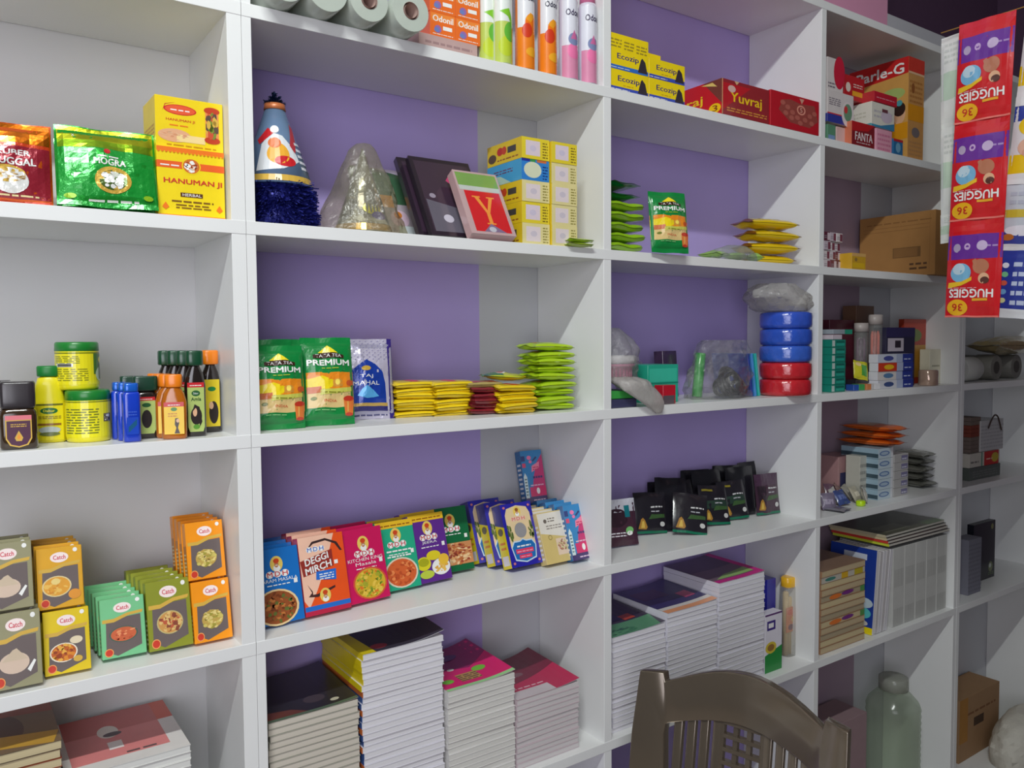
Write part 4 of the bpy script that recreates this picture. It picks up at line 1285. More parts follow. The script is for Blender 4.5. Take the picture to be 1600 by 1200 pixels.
dkart = [('r', 0, 0, 1, 1, (40, 38, 46)), ('e', .6, .25, .12, .08, (70, 60, 66)), ('p', [(0, 0), (.5, 0), (.3, .15), (0, .2)], (110, 60, 50)), ('e', .78, .12, .05, .03, (206, 200, 180)), ('r', 0, 0, 1, .04, (90, 110, 90))]
copies(419, 562, .02, 1112, CP, [(170, 168, 156)], dkart, 'greyish copies in the leftmost stack', 'dark glossy cover of the topmost copy in the leftmost stack', 'cream-edged copy in the leftmost stack beside the upright', lift=.008, seed=4)
copies(566, 695, .02, 1008, WP, [(224, 222, 230)], [('r', 0, 0, 1, 1, (58, 54, 68)), ('p', [(0, 0), (.16, 0), (.1, 1), (0, 1)], (230, 206, 20)), ('e', .25, .12, .1, .06, (170, 60, 70))], 'white copies in the tallest stack', 'topmost copy of the tallest stack, dark cover with yellow spine, corner curling up', 'white-paged copy inside the tallest stack', lift=.022, seed=5, spines=lambda i, n: (232, 208, 16) if i > n - 7 else ((60, 90, 150) if i % 3 else (206, 110, 50)))
pkart = [('r', 0, 0, 1, 1, (224, 30, 110)), ('p', [(0, .55), (.6, .4), (1, .6), (1, 1), (0, 1)], (150, 30, 90)), ('r', 0, 0, 1, .05, (160, 220, 150)), ('e', .68, .32, .1, .06, (120, 200, 50)), ('e', .14, .2, .08, .05, (120, 200, 50)), ('r', .3, .12, .6, .3, (190, 150, 80)), ('l', .3, .13, .6, .29, (90, 60, 50), 4), ('e', .35, .45, .05, .03, WH), ('e', .12, .44, .07, .04, (230, 200, 210)), ('e', .45, .75, .2, .08, (100, 60, 110))]
copies(700, 806, .02, 1066, (222, 220, 214), [(226, 224, 222)], pkart, 'white copies under the pink cover', 'pink copy with green stars on top of the third stack', 'white-paged copy under the pink starred cover', lift=.014, seed=6)
mart = [('r', 0, 0, 1, 1, (190, 30, 80)), ('p', [(0, .3), (1, .5), (1, 1), (0, 1)], (120, 26, 56)), ('e', .4, .55, .14, .05, (130, 90, 100)), ('l', .1, .22, .6, .27, (230, 190, 200), 1), ('r', 0, 0, .62, .18, (206, 196, 200))]
copies(808, 906, .02, 1080, (214, 208, 208), [(206, 190, 196)], mart, 'greyish copies under the maroon cover', 'maroon copy with a curled corner on the stack near the upright', 'grey-white copy in the stack near the upright', lift=.016, seed=7)
# bay 3
gart = [('r', 0, 0, 1, 1, (60, 50, 70)), ('p', [(0, 0), (.9, 0), (1, .3), (0, .35)], (90, 150, 110)), ('f', .3, .1, .25, .08, [(60, 130, 90), (50, 100, 80)], 30, .04, 3), ('r', .6, .35, .8, .5, (190, 70, 40)), ('r', 0, .4, .6, 1, (44, 44, 96))]
copies(957, 1041, .02, 985, WP, [(226, 224, 234)], gart, 'white copies, left stack behind the chair', 'topmost copy with a green leafy cover, left stack behind the chair', 'white copy inside the left stack behind the chair', lift=.01, seed=8)
copies(1043, 1121, .02, 948, WP, [(226, 224, 234)], [('r', 0, 0, 1, 1, (50, 46, 100)), ('r', 0, 0, 1, .1, (236, 160, 110)), ('r', 0, .1, 1, .18, (226, 220, 214)), ('r', .1, .5, .6, .8, (70, 40, 80)), ('r', .7, .3, .9, .5, (190, 60, 110))], 'white copies, middle stack behind the chair', 'topmost copy with a navy and orange cover, middle stack behind the chair', 'white copy inside the middle stack behind the chair', lift=.008, seed=9)
copies(1123, 1194, .02, 903, WP, [(226, 224, 234)], [('r', 0, 0, 1, 1, (120, 100, 110)), ('r', 0, 0, 1, .1, (214, 30, 140)), ('p', [(.9, 0), (1, 0), (1, 1), (.9, 1)], (214, 30, 140)), ('p', [(.1, .12), (.9, .12), (.9, .3), (.4, .25)], (160, 200, 110)), ('r', 0, .5, .9, 1, (90, 74, 90))], 'white copies, tallest stack behind the chair', 'topmost copy with a pink-edged cover, tallest stack behind the chair', 'white copy inside the tallest stack behind the chair', lift=.008, seed=10)
# boxed set and cricket-style toy beside the copies
P, w = span(1196, 1221, .03, ze, 1000)
o = carton('boxed_pack', 'narrow white carton with a green base and yellow figure beside the copies', 'carton', w + .004, .03, hz(P, 958) - ze, (226, 222, 232), [('r', 0, 0, 1, .3, (30, 140, 60)), ('p', [(0, .3), (1, .2), (1, .42)], (30, 140, 60)), ('e', .35, .42, .32, .1, (214, 190, 60)), ('e', .35, .42, .2, .06, (150, 110, 50)), ('r', .12, .72, .6, .88, (60, 40, 130)), ('r', .2, .76, .5, .84, WH), ('r', 0, .97, 1, 1, (90, 50, 110))])
place(o, P)
P2, w2 = span(1196, 1215, .10, ze, 900)
o = carton('boxed_pack', 'deep blue rounded pack standing behind the narrow white carton', 'carton', .04, .05, hz(P2, 905) - ze, (40, 40, 150), rough=.3)
place(o, (P2.x, .10, ze), 0, 0)
P, w = span(1222, 1248, .08, ze, 1000)
root = bpy.data.objects.new('toy_set', None); COL.objects.link(root); root.location = (P.x, .085, ze + .0004)
tag(root, 'wrapped wooden stick toy set with an orange band and yellow cap beside the upright', 'toy')
Ht = hz((P.x, .085), 900) - ze
for k, (dx_, r_, h_) in enumerate(((-.018, .009, Ht * .80), (.0, .008, Ht * .72), (.018, .009, Ht * .84))):
    bm = bmesh.new(); loft(bm, [(0, r_, r_, 2), (h_, r_, r_, 2), (h_ + .004, r_ * .6, r_ * .6, 2)], 16, cx=dx_)
    link('wooden_stick', mesh('wooden_stick', bm, M((214, 186, 130), .5, var=.15)), root)
bm = bmesh.new(); add_box(bm, -.030, -.012, Ht * .30, .030, -.0105, Ht * .62, bev=.0005)
lb_ = link('orange_band', mesh('orange_band', bm, M((222, 130, 60), .4)), root)
link('band_print', art_mesh('band_print', [([('e', .3, .8, .2, .12, (226, 90, 20)), ('e', .6, .5, .2, .14, (226, 190, 60)), ('e', .35, .2, .2, .12, (120, 50, 60)), ('e', .8, .75, .12, .1, (110, 150, 60))], lambda u, v, o: (-.03 + .06 * u, -.012 - o, Ht * .30 + Ht * .32 * v), None)]), lb_)
bm = bmesh.new(); loft(bm, [(Ht * .86, .024, .016, 3), (Ht * .88, .028, .018, 3), (Ht * .99, .028, .018, 3), (Ht, .024, .015, 3)], 20)
link('yellow_cap', mesh('yellow_cap', bm, M((236, 180, 30), .35, coat=.4)), root)
bm = bmesh.new(); loft(bm, [(.0, .034, .0225, 3), (Ht * .5, .034, .0225, 3), (Ht * .88, .03, .02, 3)], 20)
link('film_wrap', mesh('film_wrap', bm, FILM, True), root)


def pb(label, ul, ur, vb, vt, y, d, color, front=None, left=None, top=None, z=None, name='carton', cat='carton', rz=0, group=None, tilt=0, grow=0.0, **k):
    """carton whose front face runs from pixel ul to ur on plane y, bottom row vb (or height z) and top row vt"""
    P, w = span(ul, ur, y, 0, (vt + (vb or vt)) / 2, rz)
    zz = hz(P, vb) if z is None else z
    h = hz(P, vt) - zz
    c = carton(name, label, cat, w - .0008 + grow, d, h, color, front, left, top, group, **k)
    P.z = zz
    place(c, P, rz, tilt, d=d)
    return c, P, w, h


# ================================================================== BAY 3, shelf a: zip bags and red cartons
eco = [('r', 0, 0, 1, .2, (60, 80, 180)), ('r', .0, .2, 1, 1, (240, 212, 20)), ('t', 'Ecozip', .48, .56, .34, .56, (60, 50, 110)), ('p', [(.72, .08), (.8, .7), (.84, .78), (.92, .6), (.98, .08)], (56, 48, 56)), ('l', .02, .06, .5, .14, (226, 226, 236), 1), ('l', .34, .28, .6, .34, (190, 120, 30), 1)]
eco2 = [(q[0], q[1], q[2] * .58, q[3], q[4] * .58, q[5]) if q[0] == 'r' else q for q in eco[:2]]
eco2 = [('r', 0, 0, 1, .12, (50, 110, 196)), ('r', 0, .12, 1, 1, (240, 212, 20)), ('t', 'Ecozip', .46, .36, .2, .56, (60, 50, 110)), ('p', [(.72, .05), (.8, .42), (.84, .48), (.92, .38), (.98, .05)], (56, 48, 56)), ('l', .02, .04, .5, .08, (226, 226, 236), 1),
        ('l', .02, .62, .3, .9, (160, 140, 40), 3), ('l', .36, .6, .62, .88, (160, 140, 40), 3), ('l', .68, .58, .96, .86, (160, 140, 40), 3)]
EY = (238, 208, 20)
w_ = .118
for (x, z_, h_, a_, lb_) in ((.9015, 0, .047, eco, 'lower yellow Ecozip carton against the upright'), (1.0225, 0, .047, eco, 'lower yellow Ecozip carton beside the red cartons'),
                             (.9015, .0475, .078, eco2, 'taller yellow Ecozip carton stacked against the upright'), (1.0225, .0475, .045, eco, 'upper short yellow Ecozip carton beside the red cartons')):
    c = carton('zip_bag_carton', lb_.replace('yellow Ecozip carton', 'yellow zip bag carton'), 'carton', w_, .05, h_, EY, a_, group='yellow zip bag cartons')
    place(c, (x, .008, za + z_))
c = carton('zip_bag_carton', 'tall yellow zip bag carton standing behind the short front ones', 'carton', .10, .05, .128, EY, eco2, group='yellow zip bag cartons')
place(c, (1.005, .062, za))
RC = (186, 28, 38)
yuv = [('r', 0, 0, 1, 1, (150, 40, 46)), ('p', [(0, .1), (0, .9), (.6, .9), (.3, .5)], (190, 30, 40)), ('t', 'Yuvraj', .5, .5, .36, .66, (240, 200, 30)), ('e', .2, .76, .08, .1, (220, 180, 170)), ('l', .1, .12, .95, .26, (214, 150, 60), 2), ('p', [(.25, 1), (.35, 1), (.3, .9)], (220, 180, 130)), ('r', 0, 0, .015, 1, (214, 170, 120))]
yuvs = [('r', 0, 0, 1, 1, (200, 28, 36)), ('p', [(.6, 1), (1, 1), (1, .3)], (120, 60, 50)), ('t', 'raj', .4, .5, .3, .35, (240, 200, 30)), ('e', .85, .2, .13, .14, (240, 196, 20)), ('t', '3', .85, .2, .17, .11, (120, 50, 20)), ('r', .1, .08, .55, .24, (130, 180, 190)), ('p', [(.55, .95), (.8, .95), (.9, .8)], (226, 196, 110))]
pb('dark red carton with yellow script lettering, left of the plain red carton', 1128, 1202, None, 132, .0, .15, RC, yuv, yuvs, z=za, name='red_carton')
r5 = [('r', 0, 0, 1, 1, (186, 26, 40)), ('p', [(.16, .5), (.24, .8), (.4, .86), (.6, .8), (.9, .84), (.98, .4), (.8, .16), (.4, .2)], (150, 70, 62)), ('e', .62, .62, .09, .14, (226, 150, 130)), ('e', .62, .62, .065, .1, (150, 70, 62)), ('t', '5', .62, .62, .14, .05, (226, 170, 150)), ('p', [(.58, .95), (.68, .95), (.63, .8)], (206, 150, 130))]
r5 += [('e', x, y, .05, .07, (176, 96, 84)) for x, y in ((.24, .72), (.34, .62), (.44, .5), (.3, .44), (.42, .34), (.54, .38), (.7, .36), (.8, .5), (.84, .3), (.9, .6), (.6, .24))]
pb('red carton with a brown ring pattern and a 5, beside the right upright', 1204, 1280, None, 150, .0, .14, (196, 24, 40), r5, z=za, name='red_carton')

# ================================================================== BAY 3, shelf b
lay = pouch('tea_pouch', 'x', 'pouch', .122, .15, .0205, (150, 196, 36), [('r', .0, .3, 1, .9, (20, 120, 60))], 21, crimp=.02, rough=.3, pw=(.12, .12))
pile_first(lay, .905, .02, zb, 5, .0235, 4, 5, 'lime and green pouches lying in a pile', 'lime green pouch lying in the pile against the upright', 'lime green pouch near the top of the pile against the upright')
for i in range(2):
    q = clone(t1, 'green and orange tea pouch lying %s on the lime pile' % ('topmost' if i else 'second from the top'), 'green and orange tea pouches on the pile')
    lie(q, (.905 + .006 * i, .022, zb + .119 + .027 * i), 3 + 5 * i, .026)
    q.matrix_world = q.matrix_world @ Matrix.Diagonal((1.05, .68, 1, 1))
q = clone(t1, 'green PREMIUM tea pouch standing against the lime pile, leaning back'); del q['group']
place(q, (1.006, -.020, zb), -16, 8)
q.matrix_world = q.matrix_world @ Matrix.Diagonal((1.08, .9, .97, 1))
P = on_y(1130, 390, .04)
for i, (u, vv_, sz) in enumerate(((1120, 392, .055), (1158, 395, .05), (1185, 398, .035))):
    Pq = on_y(u, vv_, .03)
    lb_ = ['largest pale green pack in the clear bag, beside the tea pouch', 'pale green pack in the middle of the clear bag', 'small pale green pack in the clear bag by the yellow packs'][i]
    q = pouch('pale_green_pack', lb_, 'pack', sz, sz * 1.2, .02, (150, 190, 90), None, 30 + i, group='pale green packs in a clear bag', rough=.3)
    lie(q, (Pq.x, .035 - sz / 2, zb + .004), 30 * i, .02)
FILM2 = film('milky_film', (236, 240, 236), .3, .18)
crumple('clear_bag', 'flat crumpled clear bag of pale green packs in front of the yellow packs', 'bag', [(.0008, 0, 0, .085, .032), (.012, 0, 0, .088, .034), (.028, .0, 0, .07, .028), (.040, .01, 0, .035, .014)], 11, FILM2, .16, loc=(P.x + .03, .03, zb), freq=20)
bisc = [('r', .12, .1, .88, .9, (236, 204, 20)), ('r', .2, .42, .8, .62, (206, 206, 206)), ('e', .5, .68, .24, .09, (120, 130, 120)), ('e', .5, .68, .12, .05, (190, 196, 180)), ('r', .0, .9, 1, 1, (110, 56, 24)), ('r', 0, 0, 1, .06, (110, 56, 24)), ('r', .3, .26, .7, .34, (160, 60, 30))]
bz = pouch('snack_pack', 'x', 'snack pack', .085, .178, .0300, (230, 196, 24), bisc, 33, crimp=.05, rough=.28, pw=(.25, .35))
rg = random.Random(8)
for i in range(4):
    q = bz if i == 0 else clone(bz)
    q['label'] = 'yellow and brown snack pack lying %s in its pile by the upright' % ['lowest', 'second from the bottom', 'second from the top', 'on top'][i]
    q['group'] = 'yellow and brown snack packs'
    lie(q, (1.583 + rg.uniform(-.004, .004), .075 + rg.uniform(-.004, .006), zb + .001 + i * .033), 80 + rg.uniform(-6, 6), .032)

# ================================================================== BAY 3, shelf c: bagged household goods
P = on_y(975, 560, .06)
bm = bmesh.new()
loft(bm, [(0, .050, .045, 2), (.03, .056, .05, 2), (.031, .062, .056, 2), (.038, .064, .058, 2)], 40)
tub_ = link('pink_tub', mesh('pink_tub', bm, M((206, 130, 160), .4, coat=.3)))
tag(tub_, 'pink ribbed tub with a white rim in the clear bag by the left upright', 'tub')
bm = bmesh.new(); loft(bm, [(.0385, .064, .058, 2), (.044, .067, .061, 2), (.056, .067, .061, 2), (.058, .06, .055, 2)], 40)
link('white_rim', mesh('white_rim', bm, M((222, 218, 222), .4, coat=.3)), tub_)
bm = bmesh.new()
for i in range(26):
    a = -2.6 + i * .2
    add_box(bm, .0535 * math.sin(a) - .0015, -.049 * math.cos(a) - .0015, .002, .0535 * math.sin(a) + .0015, -.049 * math.cos(a) + .0015, .03)
link('ribs', mesh('ribs', bm, M((190, 90, 130), .4)), tub_)
tub_.location = (.915, .09, zc + .062)
crumple('clear_bag', 'shiny crumpled clear bag around the pink tub by the left upright', 'bag', [(.0, 0, 0, .070, .068), (.03, 0, 0, .072, .07), (.07, 0, 0, .07, .068), (.1, .0, 0, .05, .05), (.125, -.01, 0, .028, .028)], 15, FILM, .2, loc=(.9155, .090, zc + .0605), freq=16)
c, Pt, w, h = pb('teal green plastic box in the clutter between the clear bags', 1012, 1060, None, 570, .06, .09, (40, 170, 140), [('r', .05, .55, .95, .9, (60, 190, 160)), ('r', 0, .5, 1, .53, (20, 130, 110))], z=zc, name='plastic_box', cat='box', rough=.35)
pb('small red and grey box leaning before the teal box', 1036, 1056, None, 602, .02, .03, (190, 24, 44), [('r', 0, 0, .9, .45, (90, 80, 86))], z=zc, name='small_box', cat='box')
c, Pd, w, h = pb('dark blue low tray under the grey drooping bag', 948, 995, None, 624, .01, .12, (60, 60, 92), z=zc, name='tray', cat='tray')
c2_, P2, w2, h2_ = pb('bright green flat box on the dark blue tray', 950, 990, None, 611, .015, .08, (60, 160, 70), z=zc + h + .001, name='green_box', cat='box')
MILK = film('grey_milky_film', (205, 200, 196), .3, .62)
crumple('plastic_bag', 'grey milky plastic bag drooping over the shelf edge by the left upright', 'bag', [(-.020, .062, -.012, .010, .004), (-.008, .056, -.012, .022, .006), (.004, .045, -.013, .034, .009), (.02, .028, -.012, .045, .010), (.04, .005, .0, .052, .024), (.058, -.005, .02, .05, .045), (.066, -.01, .03, .03, .03)], 23, MILK, .12, loc=(.915, -.0, zc + .004), freq=10)

# big clear bag with a black strap coil and a green roll
P = on_y(1130, 560, .10)
bm = bmesh.new()
for k, (r_, cx_, zz, sx, tl) in enumerate(((.036, -.01, .040, 1, .2), (.030, .02, .036, 1.1, -.3), (.024, -.03, .030, 1, .5), (.040, .005, .044, .8, -.1), (.018, .035, .026, 1, .8))):
    n = 28
    pts = []
    for i in range(n):
        a = 6.283 * i / n
        pts.append(Vector((cx_ + r_ * math.cos(a) * sx, (.012 * math.sin(a) + .004 * k - .01), zz + r_ * .9 * math.sin(a + tl))))
    rings = []
    for i in range(n):
        t = (pts[(i + 1) % n] - pts[i - 1]).normalized()
        u_ = t.cross(Vector((0, 1, 0))).normalized()
        v_ = t.cross(u_)
        rings.append([bm.verts.new(pts[i] + u_ * .0045 * math.cos(b) + v_ * .009 * math.sin(b)) for b in [q * math.pi / 4 for q in range(8)]])
    for i in range(n):
        for q in range(8):
            bm.faces.new((rings[i][q], rings[i][(q + 1) % 8], rings[(i + 1) % n][(q + 1) % 8], rings[(i + 1) % n][q]))
o = link('strap_coil', mesh('strap_coil', bm, M((26, 22, 34), .45)))
tag(o, 'black strap coil inside the big clear bag in the middle', 'strap')
o.location = (P.x - .005, .075, zc)
bm = bmesh.new(); loft(bm, [(0, .012, .012, 2), (.002, .014, .014, 2), (.118, .014, .014, 2), (.12, .012, .012, 2)], 20)
o = link('green_roll', mesh('green_roll', bm, M((40, 170, 60), .3, coat=.6)))
tag(o, 'bright green roll standing in the big clear bag', 'roll')
o.matrix_world = Matrix.Translation((1.270, .135, zc + .001)) @ Matrix.Rotation(.12, 4, 'Y')
c = carton('dark_pack', 'dark purple pack standing at the back inside the clear bags', 'pack', .06, .03, .125, (66, 48, 74), rough=.2, coat=.8)
place(c, (1.205, .165, zc), 6, 4, d=.03)
crumple('clear_bag', 'large shiny clear bag around the black strap coil and green roll', 'bag', [(.0006, 0, 0, .114, .068), (.03, 0, 0, .118, .07), (.07, .0, 0, .112, .066), (.1, .01, 0, .096, .06), (.13, .015, 0, .09, .056), (.155, .02, 0, .075, .042)], 31, film('crisp_film', (248, 248, 246), .34, .08, 1.0, 60), .26, loc=(P.x - .022, .095, zc), freq=17)
crumple('clear_bag', 'low crumpled clear bag between the teal box and strap bag', 'bag', [(.001, 0, 0, .05, .04), (.03, 0, 0, .052, .045), (.07, .0, 0, .045, .04), (.1, -.01, 0, .028, .026)], 37, film('crisp_film', (248, 248, 246), .34, .08, 1.0, 60), .2, loc=(1.083, .185, zc), freq=18)
for (x, rz_, ro, c_, lb_) in ((1.404, 84, 8, (40, 60, 150), 'dark blue'), (1.419, 84, 8, (70, 140, 210), 'light blue'), (1.434, 84, 8, (40, 180, 170), 'teal')):
    c = carton('plastic_folder', '%s plastic folder standing on edge beside the coil tower' % lb_, 'folder', .14, .007, .118, c_, rough=.3, coat=.5)
    c.matrix_world = Matrix.Translation((x + .002, .125, zc + .0006)) @ Matrix.Rotation(math.radians(rz_ - 180), 4, 'Z') @ Matrix.Rotation(math.radians(ro), 4, 'X')
for i, (c_, h_, lb_) in enumerate((((196, 34, 44), .046, 'red shrink-wrapped coil, lowest of the tower'), ((196, 34, 44), .046, 'red shrink-wrapped coil just under the blue ones'), ((54, 96, 196), .046, 'blue shrink-wrapped coil resting on the red ones'), ((44, 84, 190), .046, 'blue shrink-wrapped coil between two other blue ones'), ((50, 86, 196), .046, 'blue shrink-wrapped coil on top of the tower'))):
    R_ = .0705
    bm = bmesh.new(); loft(bm, [(0, R_ * .9, R_ * .9, 2), (.004, R_ * .98, R_ * .98, 2), (.012, R_, R_, 2), (.034, R_, R_, 2), (.042, R_ * .98, R_ * .98, 2), (.0455, R_ * .9, R_ * .9, 2)], 40)
    o = link('wrapped_coil', mesh('wrapped_coil', bm, M(c_, .2, coat=1.0, bump=1.0, bscale=34, var=.2)))
    tag(o, lb_, 'coil', 'tower of shrink-wrapped coils')
    o.location = (1.524 + (i % 2) * .001, .040, zc + .0006 + i * .0462)
crumple('plastic_bag', 'loose grey crumpled bag on top of the blue coil tower', 'bag', [(0, 0.01, 0, .070, .065), (.014, 0, 0, .088, .078), (.035, -.015, 0, .10, .078), (.056, -.03, 0, .09, .066), (.074, -.03, 0, .055, .045)], 41, film('grey_film', (236, 234, 230), .28, .32, 1.0, 40), .2, loc=(1.510, .045, zc + .2335), freq=14)

# ================================================================== BAY 3, shelf d: black sachets
sa = [('r', 0, .0, 1, .06, (20, 110, 80)), ('p', [(.08, .12), (.16, .34), (.22, .38), (.28, .32), (.36, .15), (.32, .1)], (170, 124, 50)), ('p', [(.16, .14), (.2, .3), (.25, .3), (.28, .14)], (210, 176, 80)), ('l', .5, .62, .9, .7, (206, 206, 206), 1), ('l', .5, .52, .8, .58, (180, 180, 186), 1), ('p', [(.4, .34), (.95, .38), (.95, .46), (.5, .46)], (60, 90, 50)), ('e', .86, .22, .08, .06, (200, 200, 196))]
sb = [('r', 0, 0, 1, 1, (62, 34, 52)), ('r', 0, .72, 1, 1, (70, 44, 66)), ('p', [(.05, .7), (.4, .7), (.4, .3), (.1, .3)], (40, 24, 36))] + sa
sc = [('r', 0, 0, 1, 1, (70, 40, 54)), ('r', 0, .72, 1, 1, (190, 190, 200)), ('e', .3, .6, .4, .2, (50, 28, 40)), ('l', .08, .2, .6, .32, (226, 220, 226), 2), ('e', .72, .32, .14, .08, (120, 190, 110)), ('e', .72, .26, .1, .05, WH), ('r', .6, .6, .78, .85, (20, 110, 120))]
sd = [('r', .05, .4, .95, .6, (40, 60, 50)), ('r', .1, .84, .5, .89, (140, 128, 40))] + sa
BK = (30, 26, 34)
pa = pouch('hair_colour_sachet', 'black sachet', 'sachet', .094, .108, .012, BK, sa, 51, crimp=.05, rough=.3, bump=.3, grid=(14, 16), cuts=(8, 9))
pb_ = pouch('hair_colour_sachet', 'black sachet', 'sachet', .088, .118, .012, (60, 36, 52), sb, 52, crimp=.05, rough=.3, bump=.3, grid=(14, 16), cuts=(8, 9))
pc_ = pouch('hair_colour_sachet', 'black sachet', 'sachet', .085, .115, .014, (70, 44, 60), sc, 53, crimp=.05, rough=.3, bump=.3, grid=(14, 16), cuts=(8, 9))
pd_ = pouch('hair_colour_sachet', 'black sachet', 'sachet', .092, .110, .012, BK, sd, 54, crimp=.05, rough=.3, bump=.3, grid=(14, 16), cuts=(8, 9))
pe_ = pouch('hair_colour_sachet', 'black sachet', 'sachet', .105, .128, .012, (24, 22, 30), None, 55, crimp=.05, rough=.35, bump=.3, grid=(14, 16))
GS = 'dark hair colour sachets'
used_ = set()


def sach(proto, label, u, v, y, rz, tilt, roll=0, group=GS, z=zd):
    q = proto if proto.name not in used_ else clone(proto)
    used_.add(proto.name)
    q['label'] = label
    q['group'] = group
    P = on_y(u, v, y)
    place(q, (P.x, y, z + .002), rz, tilt, roll, d=.006)
    return q


sach(pc_, 'maroon and silver sachet with a green cup, nearest the left upright', 975, 835, .10, -10, 12)
sach(pa, 'dark sachet half hidden behind the maroon and silver one', 1018, 828, .15, -14, 14, 3)
sach(pa, 'black sachet with golden figure, tipped sideways in the middle front', 1078, 828, .085, -26, 24, 9)
sach(pd_, 'black sachet with a green stripe standing right of the tipped one', 1120, 812, .115, -12, 20, 4)
sach(pd_, 'black sachet with a yellow mark, second from the large purple one', 1150, 808, .13, -14, 16, -2)
sach(pb_, 'purple-black large sachet at the right end of the row', 1201, 805, .12, -8, 8)
for i, (u, y, r_, t_) in enumerate(((1040, .185, 4, 12), (1066, .165, -3, 10), (1090, .195, 2, 8), (1112, .17, -2, 10), (1136, .20, 3, 6), (1160, .155, 0, 8), (1178, .205, -2, 6), (1052, .14, 6, 14))):
    q = sach(pe_, 'plain black sachet in the packed rear rows', u, 800, y, -8, t_, r_, group='plain black sachets in the rear rows')
    q.matrix_world = q.matrix_world @ Matrix.Diagonal((1.0, 1, 1.1 if i > 1 else .95, 1))
# sachet hiding the mid row back faces

# ================================================================== BAY 4, shelf a
TAN = (206, 150, 84)
pg = [('r', 0, 0, 1, 1, (214, 160, 84)), ('p', [(0, .80), (1, .84), (1, 1), (0, 1)], (200, 34, 34)), ('t', 'Parle-G', .52, .90, .1, .8, WH), ('e', .42, .6, .3, .09, (206, 190, 90)), ('e', .75, .66, .2, .06, (170, 190, 110)), ('e', .86, .45, .1, .1, SKIN), ('e', .86, .50, .1, .07, (50, 34, 30)), ('r', .5, .2, 1, .36, (222, 150, 20)), ('e', .86, .56, .05, .03, (80, 160, 170))]
pf = [('r', 0, .84, 1, 1, (206, 60, 44)), ('r', 0, .84, 1, .86, (230, 190, 150)), ('r', 0, .38, 1, .54, (226, 150, 16)), ('l', .1, .56, .9, .80, (180, 120, 60), 5), ('e', .5, .27, .25, .05, (120, 110, 110)), ('l', .1, .04, .9, .2, (190, 140, 90), 4), ('e', .3, .7, .1, .05, (150, 90, 40))]
c, P, w, h = pb('tall Parle-G biscuit carton with a red top', 1420, 1445, None, 92, .012, .20, TAN, pf, pg, z=za, name='biscuit_carton')
c['label'] = 'tall tan biscuit carton with red top band and orange tape, in the top right bay'
WB = (214, 206, 204); 
wred = [('e', .75, .6, .35, .5, (200, 34, 60)), ('l', .05, .1, .5, .3, (120, 110, 120), 2)]
wblu = [('r', 0, 0, .9, .26, (50, 60, 150)), ('r', 0, .26, .9, .3, (206, 60, 60)), ('e', .78, .36, .24, .4, (226, 214, 214)), ('e', .78, .42, .16, .28, (110, 150, 120)), ('e', .70, .5, .07, .12, (206, 60, 60)), ('l', .06, .55, .5, .8, (130, 120, 130), 4)]
pb('small green and blue box at the base of the left pile, top right bay', 1293, 1306, None, 195, .02, .06, (90, 140, 110), [('r', .1, .1, .9, .4, (120, 150, 190))], z=za, name='box', cat='box')
c, P1, w1, h1 = pb('pinkish white small box under the blue and white box', 1307, 1322, None, 199, .03, .06, (214, 180, 176), z=za, name='box', cat='box')
zb1 = za + h1 + .001
c, P2, w2, h2 = pb('white box with a blue base and oval picture beside the upright, upper right bay', 1293, 1334, None, 145, .024, .10, WB, wblu, [('r', 0, 0, 1, .26, (50, 60, 150))], z=zb1 + .004, name='box', cat='box')
z3_ = zb1 + .005 + h2
c, P3, w3, h3 = pb('white box with a red swoosh topping the left pile, top right bay', 1293, 1318, None, 92, .03, .08, WB, wred, z=z3_, name='box', cat='box')
pb('red box with a yellow badge beside the white and red box', 1319, 1351, None, 120, .05, .09, (190, 34, 40), [('e', .2, .5, .12, .2, (230, 214, 200)), ('r', .4, .2, .9, .4, (236, 170, 40)), ('l', .45, .55, .9, .75, (230, 200, 190), 2)], z=z3_, name='box', cat='box')
c, P4, w4, h4 = pb('dark red small carton with tall white letters at the front edge', 1331, 1367, None, 193, .008, .05, (130, 30, 36), [('p', [(0, .6), (.0, 1), (1, 1), (.7, .7)], (186, 30, 34)), ('t', 'FANTA', .52, .42, .34, .76, (226, 210, 210)), ('l', .2, .14, .8, .24, (200, 170, 170), 1)], [('r', 0, 0, 1, 1, (200, 110, 80))], z=za, name='small_carton')
for k in range(3):
    pass
c, P5, w5, h5 = pb('pink striped small box stack beside the dark red lettered carton', 1369, 1394, None, 203, .012, .06, (226, 160, 180), [('l', .1, .1, .9, .9, (206, 120, 150), 4)], z=za, name='box', cat='box')
c['label'] = 'pink box with fine lines, right of the dark red lettered carton'
pb('small blue box with a red top next to the tall biscuit carton', 1396, 1411, None, 218, .012, .05, (40, 110, 160), [('e', .5, .5, .25, .3, (120, 170, 200)), ('r', 0, .85, 1, 1, (190, 40, 50))], z=za, name='box', cat='box')
z6 = za + max(h4, h5) + .002
ww_ = [('r', 0, 0, 1, .1, (60, 150, 180)), ('p', [(0, 0), (1, 0), (1, .3), (.4, .1)], (60, 130, 170)), ('l', .1, .4, .9, .8, (190, 186, 190), 2), ('e', .65, .5, .25, .25, (206, 190, 206)), ('r', .45, .66, .7, .8, (110, 60, 70))]
c, P7, w7, h7 = pb('white carton with a teal lower edge stacked over the dark red lettered carton', 1362, 1398, None, 163, .014, .09, (222, 218, 206), ww_, [('r', 0, 0, 1, .12, (80, 160, 170)), ('l', .1, .4, .8, .7, (200, 196, 180), 2)], z=z6, name='small_carton')
